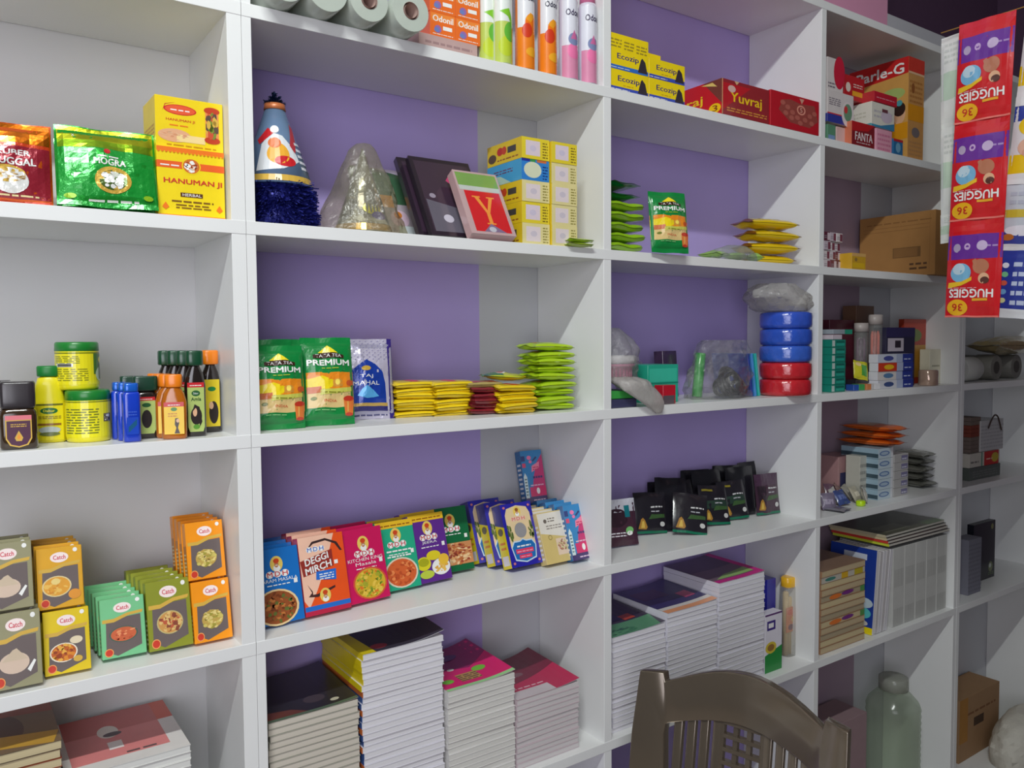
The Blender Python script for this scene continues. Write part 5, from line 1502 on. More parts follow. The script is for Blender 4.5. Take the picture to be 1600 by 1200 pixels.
pb('small red carton topping the white and teal carton', 1366, 1402, None, 147, .012, .08, (196, 30, 50), [('l', .1, .4, .9, .6, (226, 150, 160), 1)], [('r', 0, 0, 1, 1, (180, 30, 44)), ('r', .1, .2, .5, .9, (120, 40, 50))], z=z6 + h7 + .001, name='small_carton')

# ================================================================== BAY 4, shelf b
rg = random.Random(12)
colb = [(206, 196, 200), (96, 44, 60), (214, 206, 206), (120, 60, 70), (190, 176, 186)]
xs0 = on_y(1290, 380, .03).x
k = 0
protos = {}
for r_ in range(4):
    for c_ in range(3):
        col = colb[(r_ * 2 + c_ * 3) % 5]
        q = carton('medicine_box', '', 'box', .030, .07, .026, col, [('r', .55, .1, .95, .9, (120, 60, 74) if col[1] > 100 else (206, 190, 196)), ('l', .08, .3, .5, .7, (150, 140, 150), 2)]) if col not in protos else clone(protos[col])
        protos.setdefault(col, q)
        q['label'] = '%s small medicine box, %s row, %s from the upright, left of the brown carton' % ('white' if col[1] > 150 else 'maroon', ['bottom', 'second', 'third', 'top'][r_], ['first', 'second', 'third'][c_])
        q['group'] = 'small medicine boxes left of the brown carton'
        place(q, (xs0 + .016 + c_ * .032 + rg.uniform(-.001, .001), .03 + rg.uniform(0, .008) + c_ * .004, zb + r_ * .0268))
pb('small yellow box with pale lid before the brown cardboard carton', 1331, 1353, None, 396, .004, .05, (206, 160, 40), [('r', 0, .8, 1, 1, (214, 170, 100)), ('r', .05, .1, .9, .4, (222, 180, 30)), ('e', .3, .6, .1, .12, (150, 120, 60))], z=zb, name='box', cat='box')
CB = (168, 120, 66)
cbs = [('r', .46, .30, .82, .46, (120, 84, 44)), ('r', .47, .31, .78, .45, (140, 98, 52)), ('l', .1, .86, .95, .9, (140, 96, 50), 1), ('r', .05, .80, .93, .805, (140, 96, 50)), ('r', .05, .74, .93, .745, (140, 96, 50)), ('l', .68, .1, .9, .24, (90, 60, 34), 2), ('r', .93, .05, .934, .95, (150, 104, 56))]
Pa = on_x(1333, 400, 2.19)
Pb = on_x(1461, 400, 2.19)
hc = hz((2.19, Pb.y), 327) - zb
c = carton('cardboard_carton', 'large brown cardboard carton beside the medicine boxes, behind the hanging red sachets', 'carton', .20, min(Pa.y, .235) - Pb.y, hc, CB, [('r', .4, 0, .6, 1, (170, 120, 62))], cbs, rough=.75, coat=0)
place(c, (2.29, Pb.y, zb))

# ================================================================== BAY 4, shelf c: stationery clutter
for i in range(7):
    P, w = span(1300, 1321, .02, 0, 570)
    if i == 0:
        bp = carton('blister_box', '', 'box', w, .05, .0215, (22, 130, 112), [('r', 0, .1, .2, .9, (190, 206, 200)), ('r', .3, .2, .9, .5, (40, 160, 140)), ('r', .3, .6, .9, .8, (16, 96, 84))])
    q = bp if i == 0 else clone(bp)
    q['label'] = 'teal blister box, %s of the column at the left upright' % ['lowest', 'second from the bottom', 'third from the bottom', 'middle', 'third from the top', 'second from the top', 'topmost'][i]
    q['group'] = 'teal blister boxes'
    place(q, (P.x + .001 * (i % 2), .02, zc + i * .022))
zt7 = zc + 7 * .022
for (ul, ur, vt, y, col, lb_, dz) in ((1301, 1316, 512, .03, (206, 190, 200), 'pinkish white eraser box lying on the teal column', 0), (1302, 1332, 501, .045, (150, 160, 168), 'grey and teal flat box at the top of the clutter', .016)):
    P, w = span(ul, ur, y, 0, vt)
    c = carton('box', lb_, 'box', w, .05, .014, col, [('r', .6, 0, 1, 1, (40, 150, 120))] if dz else None)
    place(c, (P.x, y, zt7 + dz))
pb('dark maroon box standing at the back of the clutter beside the upright', 1296, 1335, None, 500, .13, .08, (84, 30, 44), z=zc, name='box', cat='box')
pb('brown box standing at the back between the maroon box and the bottle', 1338, 1366, None, 478, .17, .05, (104, 74, 54), z=zc, name='box', cat='box')
# clear pencil tubes
for (u, y, hv, col, lb_) in ((1345, .10, 505, (90, 50, 80), 'clear pencil tube with purple pencils'), (1367, .085, 492, (206, 90, 70), 'clear pencil tube with orange red pencils')):
    P = on_y(u, 560, y)
    H_ = hz(P, hv) - zc
    root = bpy.data.objects.new('pencil_tube', None); COL.objects.link(root); root.location = (P.x, y, zc + .0004)
    tag(root, lb_ + ' in the clutter', 'pencil tube')
    bm = bmesh.new(); loft(bm, [(0, .024, .020, 2), (H_ * .86, .024, .020, 2)], 20, cap=True)
    link('clear_tube', mesh('clear_tube', bm, FILM, True), root)
    bm = bmesh.new(); loft(bm, [(H_ * .865, .025, .021, 2), (H_, .024, .02, 2)], 20)
    link('tube_lid', mesh('tube_lid', bm, M((170, 160, 156), .4)), root)
    for i in range(5):
        bm = bmesh.new()
        a = i * 1.256
        loft(bm, [(.002, .0045, .0045, 2), (H_ * .72, .0045, .0045, 2), (H_ * .78, .001, .001, 2)], 7, cx=.012 * math.cos(a), cy=.009 * math.sin(a))
        link('pencil', mesh('pencil', bm, M(col if i % 2 else tuple(min(255, int(v * 1.15)) for v in col), .4)), root)
P = on_y(1343, 590, .04)
rg = random.Random(4)
for i, (u, v, y, col, lb_) in enumerate(((1338, 606, .02, (40, 80, 160), 'blue small block lying at the front of the clutter'), (1347, 598, .025, (60, 150, 80), 'green small block at the front of the clutter'), (1358, 607, .02, (206, 130, 80), 'orange small block at the front of the clutter'), (1371, 603, .02, (206, 204, 206), 'white roll end at the front of the clutter'))):
    Pq = on_y(u, v, y)
    c = carton('small_block', lb_, 'block', .022, .03, .018, col)
    place(c, (Pq.x, y, zc), rg.uniform(-20, 20))
y_ = pouch('yellow_sachet', 'crumpled yellow and green sachet leaning in the middle of the clutter', 'sachet', .05, .06, .012, (196, 190, 40), [('r', .5, .2, .9, .8, (70, 150, 60)), ('e', .3, .8, .2, .1, (226, 200, 140))], 61, rough=.3)
Pq = on_y(1340, 580, .06)
place(y_, (Pq.x + .01, .055, zc + .030), -20, 20, 12)
c = carton('black_box', 'black low box supporting the yellow sachet', 'box', .07, .06, .029, (36, 32, 40)); place(c, (Pq.x + .012, .05, zc))
rows = [(1376, 1392, 1407, (60, 90, 170)), (1376, 1392, 1407, (190, 190, 200)), (1376, 1392, 1407, (216, 210, 206)), (1376, 1392, 1407, (206, 200, 210))]
P, w = span(1372, 1427, .02, 0, 580)
n_ = 4
hs = (hz((P.x, .02), 553) - zc) / n_
for i in range(n_):
    fa = [('r', 0, 0, .52, 1, [(206, 206, 212), (216, 210, 206), (206, 60, 30), (200, 206, 220)][i]), ('r', .52, 0, .7, 1, (170, 180, 206)), ('r', .7, 0, 1, 1, (36, 56, 140)), ('e', .3, .5, .14, .3, [(60, 80, 130), (90, 130, 170), (236, 190, 30), (70, 80, 150)][i]), ('l', .74, .3, .95, .6, (190, 200, 226), 1)]
    q = carton('stationery_box', '', 'box', w - .001, .03, hs - .0006, (206, 206, 214), fa)
    q['label'] = ['white and blue', 'pale blue', 'red, yellow and blue', 'white and deep blue'][i] + ' stationery box, ' + ['lowest', 'second from the bottom', 'third from the bottom', 'topmost'][i] + ' of its stack'
    q['group'] = 'blue and white stationery boxes'
    place(q, (P.x, .02 + .002 * (i % 2), zc + i * hs))
pb('dark navy box pile behind the blue and white stationery boxes', 1385, 1430, None, 512, .056, .045, (36, 36, 62), [('r', .05, .6, .6, .82, (190, 180, 190)), ('r', .3, .66, .5, .78, (40, 34, 44)), ('r', .0, .84, 1, 1, (44, 40, 84))], z=zc, name='box', cat='box')
pb('red and green patterned box standing at the back of the stationery bay', 1413, 1452, None, 499, .115, .02, (170, 60, 40), [('r', .0, .7, 1, 1, (190, 60, 34)), ('r', .2, .1, .9, .6, (190, 140, 50)), ('e', .4, .75, .3, .1, (110, 130, 60))], z=zc, name='box', cat='box')
P = on_y(1447, 600, .04)
bm = bmesh.new(); loft(bm, [(0, .030, .026, 2.4), (.003, .032, .028, 2.4), (.048, .032, .028, 2.4), (.052, .029, .025, 2.4)], 28)
o = link('wrapped_jar', mesh('wrapped_jar', bm, M((190, 160, 140), .15, .3, .9, bump=.3)))
tag(o, 'shiny beige shrink-wrapped jar at the right of the stationery bay', 'jar'); o.location = (P.x - .006, .030, zc + .0006)
pb('small cream white box stacked behind the beige jar', 1453, 1472, None, 546, .062, .035, (222, 216, 190), [('l', .2, .5, .8, .6, (150, 146, 120), 1)], z=zc, name='box', cat='box')
crumple('grey_bag', 'dark grey crumpled little bag by the right upright of the stationery bay', 'bag', [(0, 0, 0, .016, .02), (.03, .002, 0, .02, .024), (.06, .004, 0, .018, .022), (.085, .002, 0, .01, .012)], 71, M((80, 80, 92), .4, coat=.6), .2, loc=(on_y(1486, 600, .06).x - .004, .07, zc + .0006), freq=22)

# ================================================================== BAY 4, shelf d: white boxes, orange bundle, grey pouches
P, w = span(1372, 1395, .05, 0, 735)
hN = hz((P.x, .05), 700) - zd
for i in range(5):
    fa = [('r', 0, 0, 1, 1, (190, 206, 214)), ('e', .42, .5, .34, .26, (90, 120, 170)), ('e', .42, .5, .26, .16, (170, 190, 206)), ('r', .85, 0, 1, 1, (216, 218, 222))]
    q = carton('striped_box', 'pale blue box with an oval mark, %s of the front column' % ['lowest', 'second', 'middle', 'fourth', 'topmost'][i], 'box', w, .13, hN / 5 - .0008, (150, 176, 190), fa, [('r', 0, .1, 1, .5, (60, 80, 90))], group='pale blue boxes with oval marks') if i == 0 else clone(q, 'pale blue box with an oval mark, %s of the front column' % ['lowest', 'second', 'middle', 'fourth', 'topmost'][i])
    place(q, (P.x, .05, zd + i * hN / 5))
P, w = span(1397, 1419, .05, 0, 735)
hN2 = hz((P.x, .05), 709) - zd
for i in range(5):
    lb_ = 'grey box with a violet mark, %s of the column by the grey pouches' % ['lowest', 'second', 'middle', 'fourth', 'topmost'][i]
    q = carton('striped_box', lb_, 'box', w, .13, hN2 / 5 - .0008, (176, 174, 172), [('r', .5, .2, .95, .8, (120, 116, 150)), ('l', .55, .3, .9, .7, (200, 200, 214), 1)], group='grey boxes with violet marks') if i == 0 else clone(q, lb_)
    place(q, (P.x, .05, zd + i * hN2 / 5))
zz = zd + hN
for i, (col, lb_) in enumerate((((214, 100, 30), 'lowest'), ((226, 112, 30), 'middle'), ((232, 120, 34), 'topmost'))):
    q = pouch('orange_pack', 'long orange pack lying on the box columns, ' + lb_, 'pack', .10, .20, .022, col, [('r', .0, .0, 1, .3, (220, 100, 24)), ('r', .1, .4, .9, .9, (190, 140, 100))], 80 + i, rough=.3, group='orange packs on the box columns', pw=(.3, .3)) if i == 0 else clone(q, 'long orange pack lying on the box columns, ' + lb_)
    Pq = on_y(1408, 690, .03)
    lie(q, (Pq.x + .004 * i, .03, zz + .001 + i * .0225), 2 - 3 * i, .021)
for i in range(5):
    col = (112, 112, 104)
    if i == 0:
        gp = pouch('grey_pouch', '', 'pouch', .085, .12, .024, col, [('r', .2, .2, .8, .7, (130, 130, 116)), ('r', .3, .8, .7, .9, (90, 100, 80))], 90, rough=.25, metal=.3, pw=(.3, .3))
    q = gp if i == 0 else clone(gp)
    q['label'] = 'crinkled grey pouch, %s of the pile by the right upright' % ['lowest', 'second from the bottom', 'middle', 'second from the top', 'topmost'][i]
    q['group'] = 'crinkled grey pouches'
    Pq = on_y(1446, 740, .08)
    lie(q, (Pq.x - .002 * i, .06 + .008 * (i % 2), zd + .001 + i * .0255), -8 + 7 * (i % 3), .024)
P, w = span(1344, 1366, .09, 0, 730)
pb('off-white ribbed box stack in the middle of the small goods', 1344, 1364, None, 712, .09, .05, (190, 188, 176), [('l', .0, .1, 1, .9, (150, 148, 140), 5)], z=zd, name='box', cat='box')
pb('pinkish flat box at the back of the small goods', 1310, 1338, None, 712, .15, .08, (170, 130, 130), [('r', .1, .2, .5, .6, (60, 60, 96))], z=zd, name='box', cat='box')
rg = random.Random(31)
junk = [(1292, 780, .06, (120, 110, 130), 'grey-violet'), (1303, 768, .10, (196, 190, 186), 'white'), (1316, 775, .07, (60, 76, 130), 'navy'), (1328, 762, .11, (150, 146, 136), 'grey'), (1338, 772, .075, (176, 170, 150), 'beige'), (1350, 760, .06, (200, 196, 184), 'cream'), (1312, 755, .14, (150, 120, 116), 'brownish'), (1296, 752, .15, (110, 80, 100), 'purple')]
for i, (u, v, y, col, nm) in enumerate(junk):
    Pq = on_y(u, v, y)
    q = pouch('small_packet', '%s small packet in the loose heap left of the boxes' % nm, 'packet', .045, .05, .016, col, [('r', .2, .3, .8, .6, tuple(min(255, v_ + 40) for v_ in col))], 100 + i, rough=.35, group='small packets in the loose heap', grid=(12, 14), cuts=(6, 8))
    place(q, (max(Pq.x, 1.668), y - .01, zd + .001), rg.uniform(-30, 30), rg.uniform(15, 50), rg.uniform(-10, 10), d=.008)
Pq = on_y(1345, 782, .035)
bm = bmesh.new(); loft(bm, [(0, .012, .01, 3), (.003, .014, .012, 3), (.014, .014, .012, 3), (.017, .011, .009, 3)], 20)
o = link('lime_sharpener', mesh('lime_sharpener', bm, M((190, 230, 20), .3, coat=.4))); tag(o, 'bright lime small sharpener lying at the front of the small goods shelf', 'sharpener'); o.location = (Pq.x, .035, zd + .0006)
o.name = 'lime_pencil_sharpener'
q = pouch('small_packet', 'silver-grey packet lying flat by the left upright, front of the small goods', 'packet', .06, .07, .01, (150, 148, 160), [('r', .2, .2, .8, .5, (110, 100, 120))], 120, rough=.3, metal=.3)
lie(q, (on_y(1318, 792, .02).x, .008, zd + .001), 10, .01)

# ================================================================== BAY 4, shelf e: books
P, w = span(1283, 1352, .02, 0, 950)
hN = hz((P.x, .02), 884) - ze
n = 13
bk_cols = [(196, 176, 140), (206, 188, 146), (176, 160, 130)]
zq = ze + .0004
for i in range(n):
    t_ = hN / n
    ed = []
    if i in (n - 2,): ed = [('r', 0, 0, 1, 1, (190, 184, 170)), ('e', .2, .5, .12, .3, (70, 130, 120)), ('r', .45, 0, .6, 1, (214, 170, 40)), ('r', .75, 0, .95, 1, (190, 170, 40))]
    if i in (n - 5, n - 9): ed = [('e', .32, .5, .14, .4, (226, 120, 50)), ('e', .6, .6, .14, .35, (120, 50, 130)), ('r', .9, 0, 1, 1, (90, 150, 80))]
    b = book('exercise_book', 'cream-edged book, %s' % ('topmost of the patterned stack by the upright' if i == n - 1 else 'inside the patterned stack by the upright'), w - .002, .17, t_ - .0006, bk_cols[i % 3], (170, 130, 100), [('r', 0, 0, 1, 1, (150, 120, 100))] if i == n - 1 else None, 'books in the patterned stack', cat='book')
    if ed:
        link('edge_print', art_mesh('edge_print', [(ed, fn_front(w - .004, t_ - .0012), None)]), b)
    place(b, (P.x, .02 + .001 * (i % 3), zq), rg.uniform(-.5, .5))
    zq += t_
Pq = on_y(1364, 985, .02)
Hb = hz(Pq, 862) - ze
bl_side = [('r', 0, 0, 1, 1, (30, 60, 150)), ('r', 0, 0, 1, .08, (236, 214, 20)), ('e', .75, .24, .2, .07, (90, 190, 190)), ('e', .8, .36, .18, .06, (190, 206, 214)), ('r', .3, .86, .8, .93, (200, 206, 220)), ('e', .7, .12, .2, .04, (206, 200, 190))]
c = carton('picture_book', 'deep blue book with planets and a yellow base standing beside the patterned stack', 'book', .012, .16, Hb, (216, 214, 214), None, bl_side, rough=.4)
c.matrix_world = Matrix.Translation((Pq.x, .02, ze + .0006)) @ Matrix.Rotation(math.radians(5), 4, 'Y')
for i in range(4):
    c = carton('paper_book', 'white page-edged book leaning right beside the deep blue book', 'book', .0155, .17, Hb * .97, (214, 212, 216) if i % 2 else (196, 192, 192), [('r', .05, 0, .2, 1, (160, 156, 160)), ('r', .6, 0, .7, 1, (226, 224, 228))], group='white books leaning beside the blue one')
    c.matrix_world = Matrix.Translation((Pq.x + .0185 + .0172 * i, .02, ze + .0016)) @ Matrix.Rotation(math.radians(6 + .35 * i), 4, 'Y')
Pg = on_y(1440, 985, .02)
x0g = Pq.x + .0185 + .0172 * 4 + .026
Pr_ = on_y(1480, 900, .02)
wg = min(Pr_.x, 2.40) - x0g
Hg = hz((x0g + wg / 2, .02), 846) - ze
ng = 5
for i in range(ng):
    c = carton('paper_ream', 'thick pale grey paper block, %s upright slab of five at the right' % ['first', 'second', 'third', 'fourth', 'last'][i], 'paper', wg / ng - .0008, .19, Hg, (190, 190, 186), [('l', .1, 0, .9, 1, (176, 176, 172), 2)], group='pale grey paper blocks', rough=.8, coat=0)
    c['label'] = 'pale grey upright paper slab, %s of five from the white leaning books' % ['first', 'second', 'third', 'fourth', 'last'][i]
    place(c, (x0g + wg / ng * (i + .5), .022, ze))
zz = ze + max(Hg, Hb) + .002
for i, (cov, sp, lb_) in enumerate((((60, 54, 60), (200, 210, 60), 'dark cover and lime spine'), ((80, 50, 50), (206, 60, 50), 'red-brown cover and red spine'), ((44, 44, 50), (206, 190, 150), 'dark cover and cream spine'), ((90, 90, 70), (190, 180, 150), 'olive cover, topmost'))):
    xl = x0g - .03; xr = 2.403
    b = book('magazine', 'magazine with %s, lying over the upright grey papers' % lb_, xr - xl, .2, .0085, (206, 202, 190), cov, [('r', 0, 0, 1, 1, cov), ('r', .1, .1, .5, .4, tuple(v + 40 for v in cov)), ('r', .7, .0, 1, .2, (90, 120, 60))] if i == 3 else None, 'magazines lying over the grey papers', sp, cat='magazine')
    place(b, ((xl + xr) / 2 - .002 * i, .018 + .004 * i, zz + i * .0092), -.5 + .4 * i)

# ================================================================== BAY 4, floor level
zf = Z['f'] + .03
Pj = on_y(1400, 1100, .10)
Hj = hz(Pj, 1058) - zf
Rj = .088
prof = [(0, .8), (.01, .95), (.03, 1), (.06, 1)]
secs = [(z_, Rj * k_, Rj * k_, 2) for z_, k_ in prof]
zz_ = .06
while zz_ < Hj - .12:
    secs += [(zz_ + .006, Rj * .965, Rj * .965, 2), (zz_ + .018, Rj, Rj, 2)]
    zz_ += .022
secs += [(Hj - .085, Rj * .92, Rj * .92, 2), (Hj - .055, Rj * .62, Rj * .62, 2), (Hj - .045, Rj * .48, Rj * .48, 2)]
bm = bmesh.new(); loft(bm, secs, 40)
PET = film('pet_plastic', (232, 238, 228), .22, .07, .1, 8)
o = link('plastic_jar', mesh('plastic_jar', bm, PET, True)); tag(o, 'large ribbed clear plastic jar on the bottom shelf', 'jar')
bm = bmesh.new(); loft(bm, [(Hj - .0445, Rj * .50, Rj * .50, 2), (Hj - .043, Rj * .54, Rj * .54, 2), (Hj - .004, Rj * .54, Rj * .54, 2), (Hj, Rj * .48, Rj * .48, 2)], 32)
link('screw_cap', mesh('screw_cap', bm, film('cap_plastic', (206, 208, 198), .3, .35, .1, 8), True), o)
o.location = (Pj.x, .11, zf + .0006)
c = carton('flat_carton', 'dusky pink flat carton behind the plastic jar on the bottom shelf', 'carton', .30, .12, hz((1.95, .12), 1128) - zf, (150, 124, 128), rough=.7, coat=0)
place(c, (1.93, .115, zf), 0)

# ================================================================== BAY 5
P = on_y(1528, 580, .03)
for i, (u, col, lb_) in enumerate(((1526, (190, 190, 184), 'white tape roll lying on its side in the far right bay'), (1566, (120, 118, 110), 'grey ring roll beside the white tape roll'), (1597, (112, 110, 104), 'second grey ring roll cut by the right frame edge'))):
    R_ = .046 if i else .044
    P = on_y(u, 580, .03)
    bm = bmesh.new(); loft(bm, [(0, R_ * .97, R_ * .97, 2), (.002, R_, R_, 2), (.108, R_, R_, 2), (.11, R_ * .97, R_ * .97, 2)] if i == 0 else [(0, R_ * .97, R_ * .97, 2), (.002, R_, R_, 2), (.14, R_, R_, 2), (.142, R_ * .97, R_ * .97, 2)], 28)
    o = link('tape_roll', mesh('tape_roll', bm, M(col, .5, bump=.4, bscale=60))); tag(o, lb_, 'roll')
    bm = bmesh.new(); loft(bm, [(-.0006, R_ * .5, R_ * .5, 2), (.0, R_ * .5, R_ * .5, 2)], 24)
    link('core', mesh('core', bm, M((70, 66, 62), .7)), o)
    if i == 0:
        o.matrix_world = Matrix.Translation((P.x - .05, .075, zc + R_ + .0008)) @ Matrix.Rotation(math.radians(90), 4, 'Y')
    else:
        o.matrix_world = Matrix.Translation((P.x + .0, .05, zc + R_ + .0008)) @ Matrix.Rotation(math.radians(-90), 4, 'X')
q = pouch('wrapped_bundle', 'yellowish plastic-wrapped bundle lying on the rolls, far right bay', 'bundle', .12, .46, .07, (150, 132, 84), None, 130, rough=.2, metal=.1, pw=(.4, .4), coat=1.0, bump=.8)
Pq = on_y(1575, 550, .06)
q.matrix_world = Matrix.Translation((Pq.x + .26, .075, zc + .128)) @ Matrix.Rotation(math.radians(90), 4, 'Z') @ Matrix.Rotation(math.radians(-90), 4, 'X')
c, Pz, w, h = pb('dark greenish box at the base of the pile, far right bay', 1515, 1563, None, 728, .05, .12, (84, 92, 86), [('l', .1, .2, .9, .8, (110, 116, 110), 3)], z=zd, name='box', cat='box')
c, Pz2, w2, h2 = pb('white box with a red and yellow end on the dark greenish box', 1515, 1562, None, 706, .052, .11, (196, 192, 180), [('r', .48, 0, .96, 1, (186, 40, 30)), ('e', .84, .5, .12, .35, (190, 170, 50)), ('l', .55, .4, .75, .6, (230, 190, 170), 1), ('r', .38, 0, .42, 1, (90, 140, 120)), ('l', .04, .3, .3, .6, (120, 116, 110), 1)], z=zd + h + .001, name='box', cat='box')
zx = zd + h + h2 + .002
n = 9
P, w = span(1516, 1532, .06, 0, 690)
hh9 = (hz((P.x, .06), 652) - zx) / n
for i in range(n):
    nm = 'thin %s booklet in the small stack on the red-ended box' % ('rust red' if 3 < i < 7 else 'grey-brown')
    b = carton('booklet', nm, 'booklet', w, .12, hh9 - .0005, (120, 54, 38) if 3 < i < 7 else (110, 96, 88), group='thin %s booklets' % ('rust red' if 3 < i < 7 else 'grey-brown'), rough=.7, coat=0)
    place(b, (P.x + .001 * (i % 2), .06, zx + i * hh9))
c, Pz3, w3, h3 = pb('white paper box with a dark curled cord on top, far right bay', 1533, 1568, None, 656, .055, .11, (190, 190, 190), [('l', .0, .1, 1, .9, (170, 170, 172), 7)], z=zx, name='box', cat='box')
bm = bmesh.new()
pts = [Vector((-.05 + .1 * t, -.006 - .0 * t, .045 * math.sin(3.1 * t) + .004 - (.05 * max(0, t - .7)))) for t in [i / 16 for i in range(17)]]
for a, b in zip(pts, pts[1:]):
    for s_ in range(6):
        a0 = s_ * math.pi / 3; a1 = a0 + math.pi / 3
        o0 = Vector((0, math.cos(a0), math.sin(a0))) * .003; o1 = Vector((0, math.cos(a1), math.sin(a1))) * .003
        bm.faces.new([bm.verts.new(v) for v in (a + o0, b + o0, b + o1, a + o1)])
bmesh.ops.remove_doubles(bm, verts=bm.verts, dist=.0002)
o = link('cord', mesh('cord', bm, M((70, 56, 50), .6))); tag(o, 'short dark brown curled cord over the white paper box', 'cord'); o.location = (Pz3.x, .0515, zx + h3 - .03)
c, Pz4, w4, h4 = pb('grey stack of paper at the left upright, far right bay', 1514, 1534, None, 842, .04, .055, (120, 120, 132), [('l', .0, .05, 1, .95, (110, 110, 122), 12)], z=ze, name='paper_stack', cat='paper', rough=.8, coat=0)
Pk = on_y(1554, 880, .10)
Hk = hz(Pk, 812) - ze
c = carton('black_book', 'black book with green markings standing behind the grey paper stack', 'book', .17, .025, Hk, (24, 26, 36), [('e', .85, .9, .06, .05, (130, 130, 80)), ('e', .8, .2, .1, .09, (110, 120, 80)), ('l', .7, .06, .95, .12, (90, 110, 60), 2), ('e', .78, .22, .05, .04, (190, 196, 190))], rough=.35)
place(c, (Pk.x - .085, .10, ze), 0, 0)
P5, w5 = span(1500, 1561, .12, 0, 1100)
H5 = hz(P5, 1080) - zf
c = carton('cardboard_carton', 'worn brown cardboard carton on the bottom shelf of the far right bay', 'carton', w5, .12, H5, (152, 118, 84), [('r', .35, .48, .6, .62, (70, 50, 34)), ('l', .1, .7, .9, .78, (120, 80, 50), 1), ('r', 0, .3, .2, 1, (160, 112, 50))], rough=.8, coat=0)
place(c, P5 + Vector((0, 0, zf - P5.z)))
Pw = on_y(1590, 1170, .0)
crumple('white_sack', 'white woven sack slumped on the bottom shelf of the far right bay', 'sack', [(.0, 0, 0, .20, .095), (.06, 0, 0, .205, .1), (.12, .01, 0, .19, .09), (.16, .02, 0, .14, .07), (.18, .03, 0, .07, .04)], 140, M((206, 202, 190), .8, bump=.4, bscale=80), .1, loc=(2.98, -.0, zf + .001), freq=5)

# ================================================================== hanging sachet strips (along a cord running towards the viewer)
XS = 1.60


def strip_fn(w, h, t, z0, seed):
    f0 = pouch_fn(w, h, t, seed, .05, pw=(.45, .45))
    return lambda u, v, off: (lambda p: (p[0], p[1], p[2] + z0))(f0(u, v, -1, off))


def hang_strip(name, label, yc, w, ztop, packs, x=XS, lean=0.0, group='sachet strips hanging at the right'):
    """packs: list of (height, thickness, color, art, seed) from the top"""
    root = bpy.data.objects.new(name, None); COL.objects.link(root)
    tag(root, label, 'sachet strip', group)
    z = 0
    for (h, t, col, art, seed) in packs:
        z -= h
        bm = bmesh.new()
        f0 = pouch_fn(w, h, t, seed, .05, pw=(.45, .45))
        nu, nv = 20, 26
        for side in (-1, 1):
            g = [[bm.verts.new(Vector(f0(i / nu, j / nv, side)) + Vector((0, 0, z))) for i in range(nu + 1)] for j in range(nv + 1)]
            for j in range(nv):
                for i in range(nu):
                    bm.faces.new((g[j][i], g[j][i + 1], g[j + 1][i + 1], g[j + 1][i]))
        bmesh.ops.remove_doubles(bm, verts=bm.verts, dist=.0004)
        s_ = link('sachet', mesh('sachet', bm, M(col, .28, 0, .6, bump=.35, bscale=28), True), root)
        if art:
            link('printed_label', art_mesh('printed_label', [(art, strip_fn(w, h, t, z, seed), (12, 18))], .28, .5), s_)
    root.matrix_world = Matrix.Translation((x, yc, ztop)) @ Matrix.Rotation(math.radians(lean), 4, 'X') @ Matrix.Rotation(math.radians(-90), 4, 'Z')
    return root


PI = math.pi
HR = (206, 22, 30); HP = (104, 44, 150)
hug = [('r', 0, 0, 1, 1, HR), ('r', 0, .60, 1, .85, HP), ('e', .18, .72, .07, .045, (176, 160, 190)), ('e', .38, .73, .06, .035, (200, 170, 214)), ('e', .38, .73, .03, .015, HP), ('e', .66, .73, .1, .05, (200, 180, 214)), ('l', .76, .72, .95, .76, (170, 140, 196), 1),
       ('e', .28, .46, .2, .1, (120, 180, 214)), ('e', .24, .50, .12, .06, (190, 214, 226)), ('p', [(.04, .30), (.3, .33), (.5, .38), (.5, .42), (.3, .37), (.05, .36)], (236, 190, 40)),
       ('e', .66, .52, .15, .075, (186, 120, 90)), ('e', .72, .40, .1, .055, SKIN), ('e', .74, .38, .08, .035, (90, 50, 40)), ('p', [(.55, .5), (.5, .58), (.56, .6), (.64, .54)], (186, 120, 90)),
       ('t', 'HUGGIES', .48, .245, .085, .82, WH, PI), ('r', .52, .17, .8, .195, (236, 170, 40)), ('l', .05, .30, .6, .315, (230, 180, 190), 1), ('e', .24, .10, .2, .085, (240, 180, 30)), ('t', '36', .24, .10, .075, .2, (200, 40, 30), PI), ('r', 0, 0, 1, .018, (230, 120, 110))]
hug0 = [('r', 0, 0, 1, 1, HR)]
yL, yR = -.383, -.506
ws = .124
hang_strip('sachet_strip', 'red and purple strip of three nappy packs hanging upside down', (yL + yR) / 2 + .003, ws, .893, [(.231, .016, HR, [q if not (q[0] == 'r' and q[2] == .60) else ('r', 0, .60, 1, .85, HP) for q in hug], 201), (.229, .016, HR, hug, 202), (.229, .016, HR, hug, 203)], lean=1.7)
MP = (226, 222, 226)
mam = [('r', 0, .72, 1, .9, (80, 70, 150)), ('r', 0, 0, 1, .12, (232, 230, 232)), ('r', 0, .12, 1, .34, (236, 196, 30)), ('e', .34, .66, .24, .12, (240, 200, 30)), ('e', .36, .67, .16, .08, (226, 226, 236)), ('t', 'Mam', .40, .67, .09, .3, (50, 60, 150)), ('e', .42, .42, .3, .12, (226, 180, 156)), ('e', .3, .36, .1, .05, (214, 160, 140)), ('e', .7, .5, .2, .1, (226, 180, 156)), ('r', 0, .90, 1, 1, (226, 224, 226))]
mam2 = [('r', 0, .72, 1, .9, (50, 70, 160))] + mam[1:]
mam3 = [('r', 0, 0, 1, .1, (230, 228, 230)), ('r', 0, .1, 1, .3, (60, 70, 150)), ('e', .36, .3, .3, .08, (230, 226, 236)), ('r', 0, .5, 1, .62, (206, 180, 60)), ('e', .14, .2, .1, .05, (190, 110, 50)), ('l', .1, .7, .9, .95, (180, 184, 200), 2)]
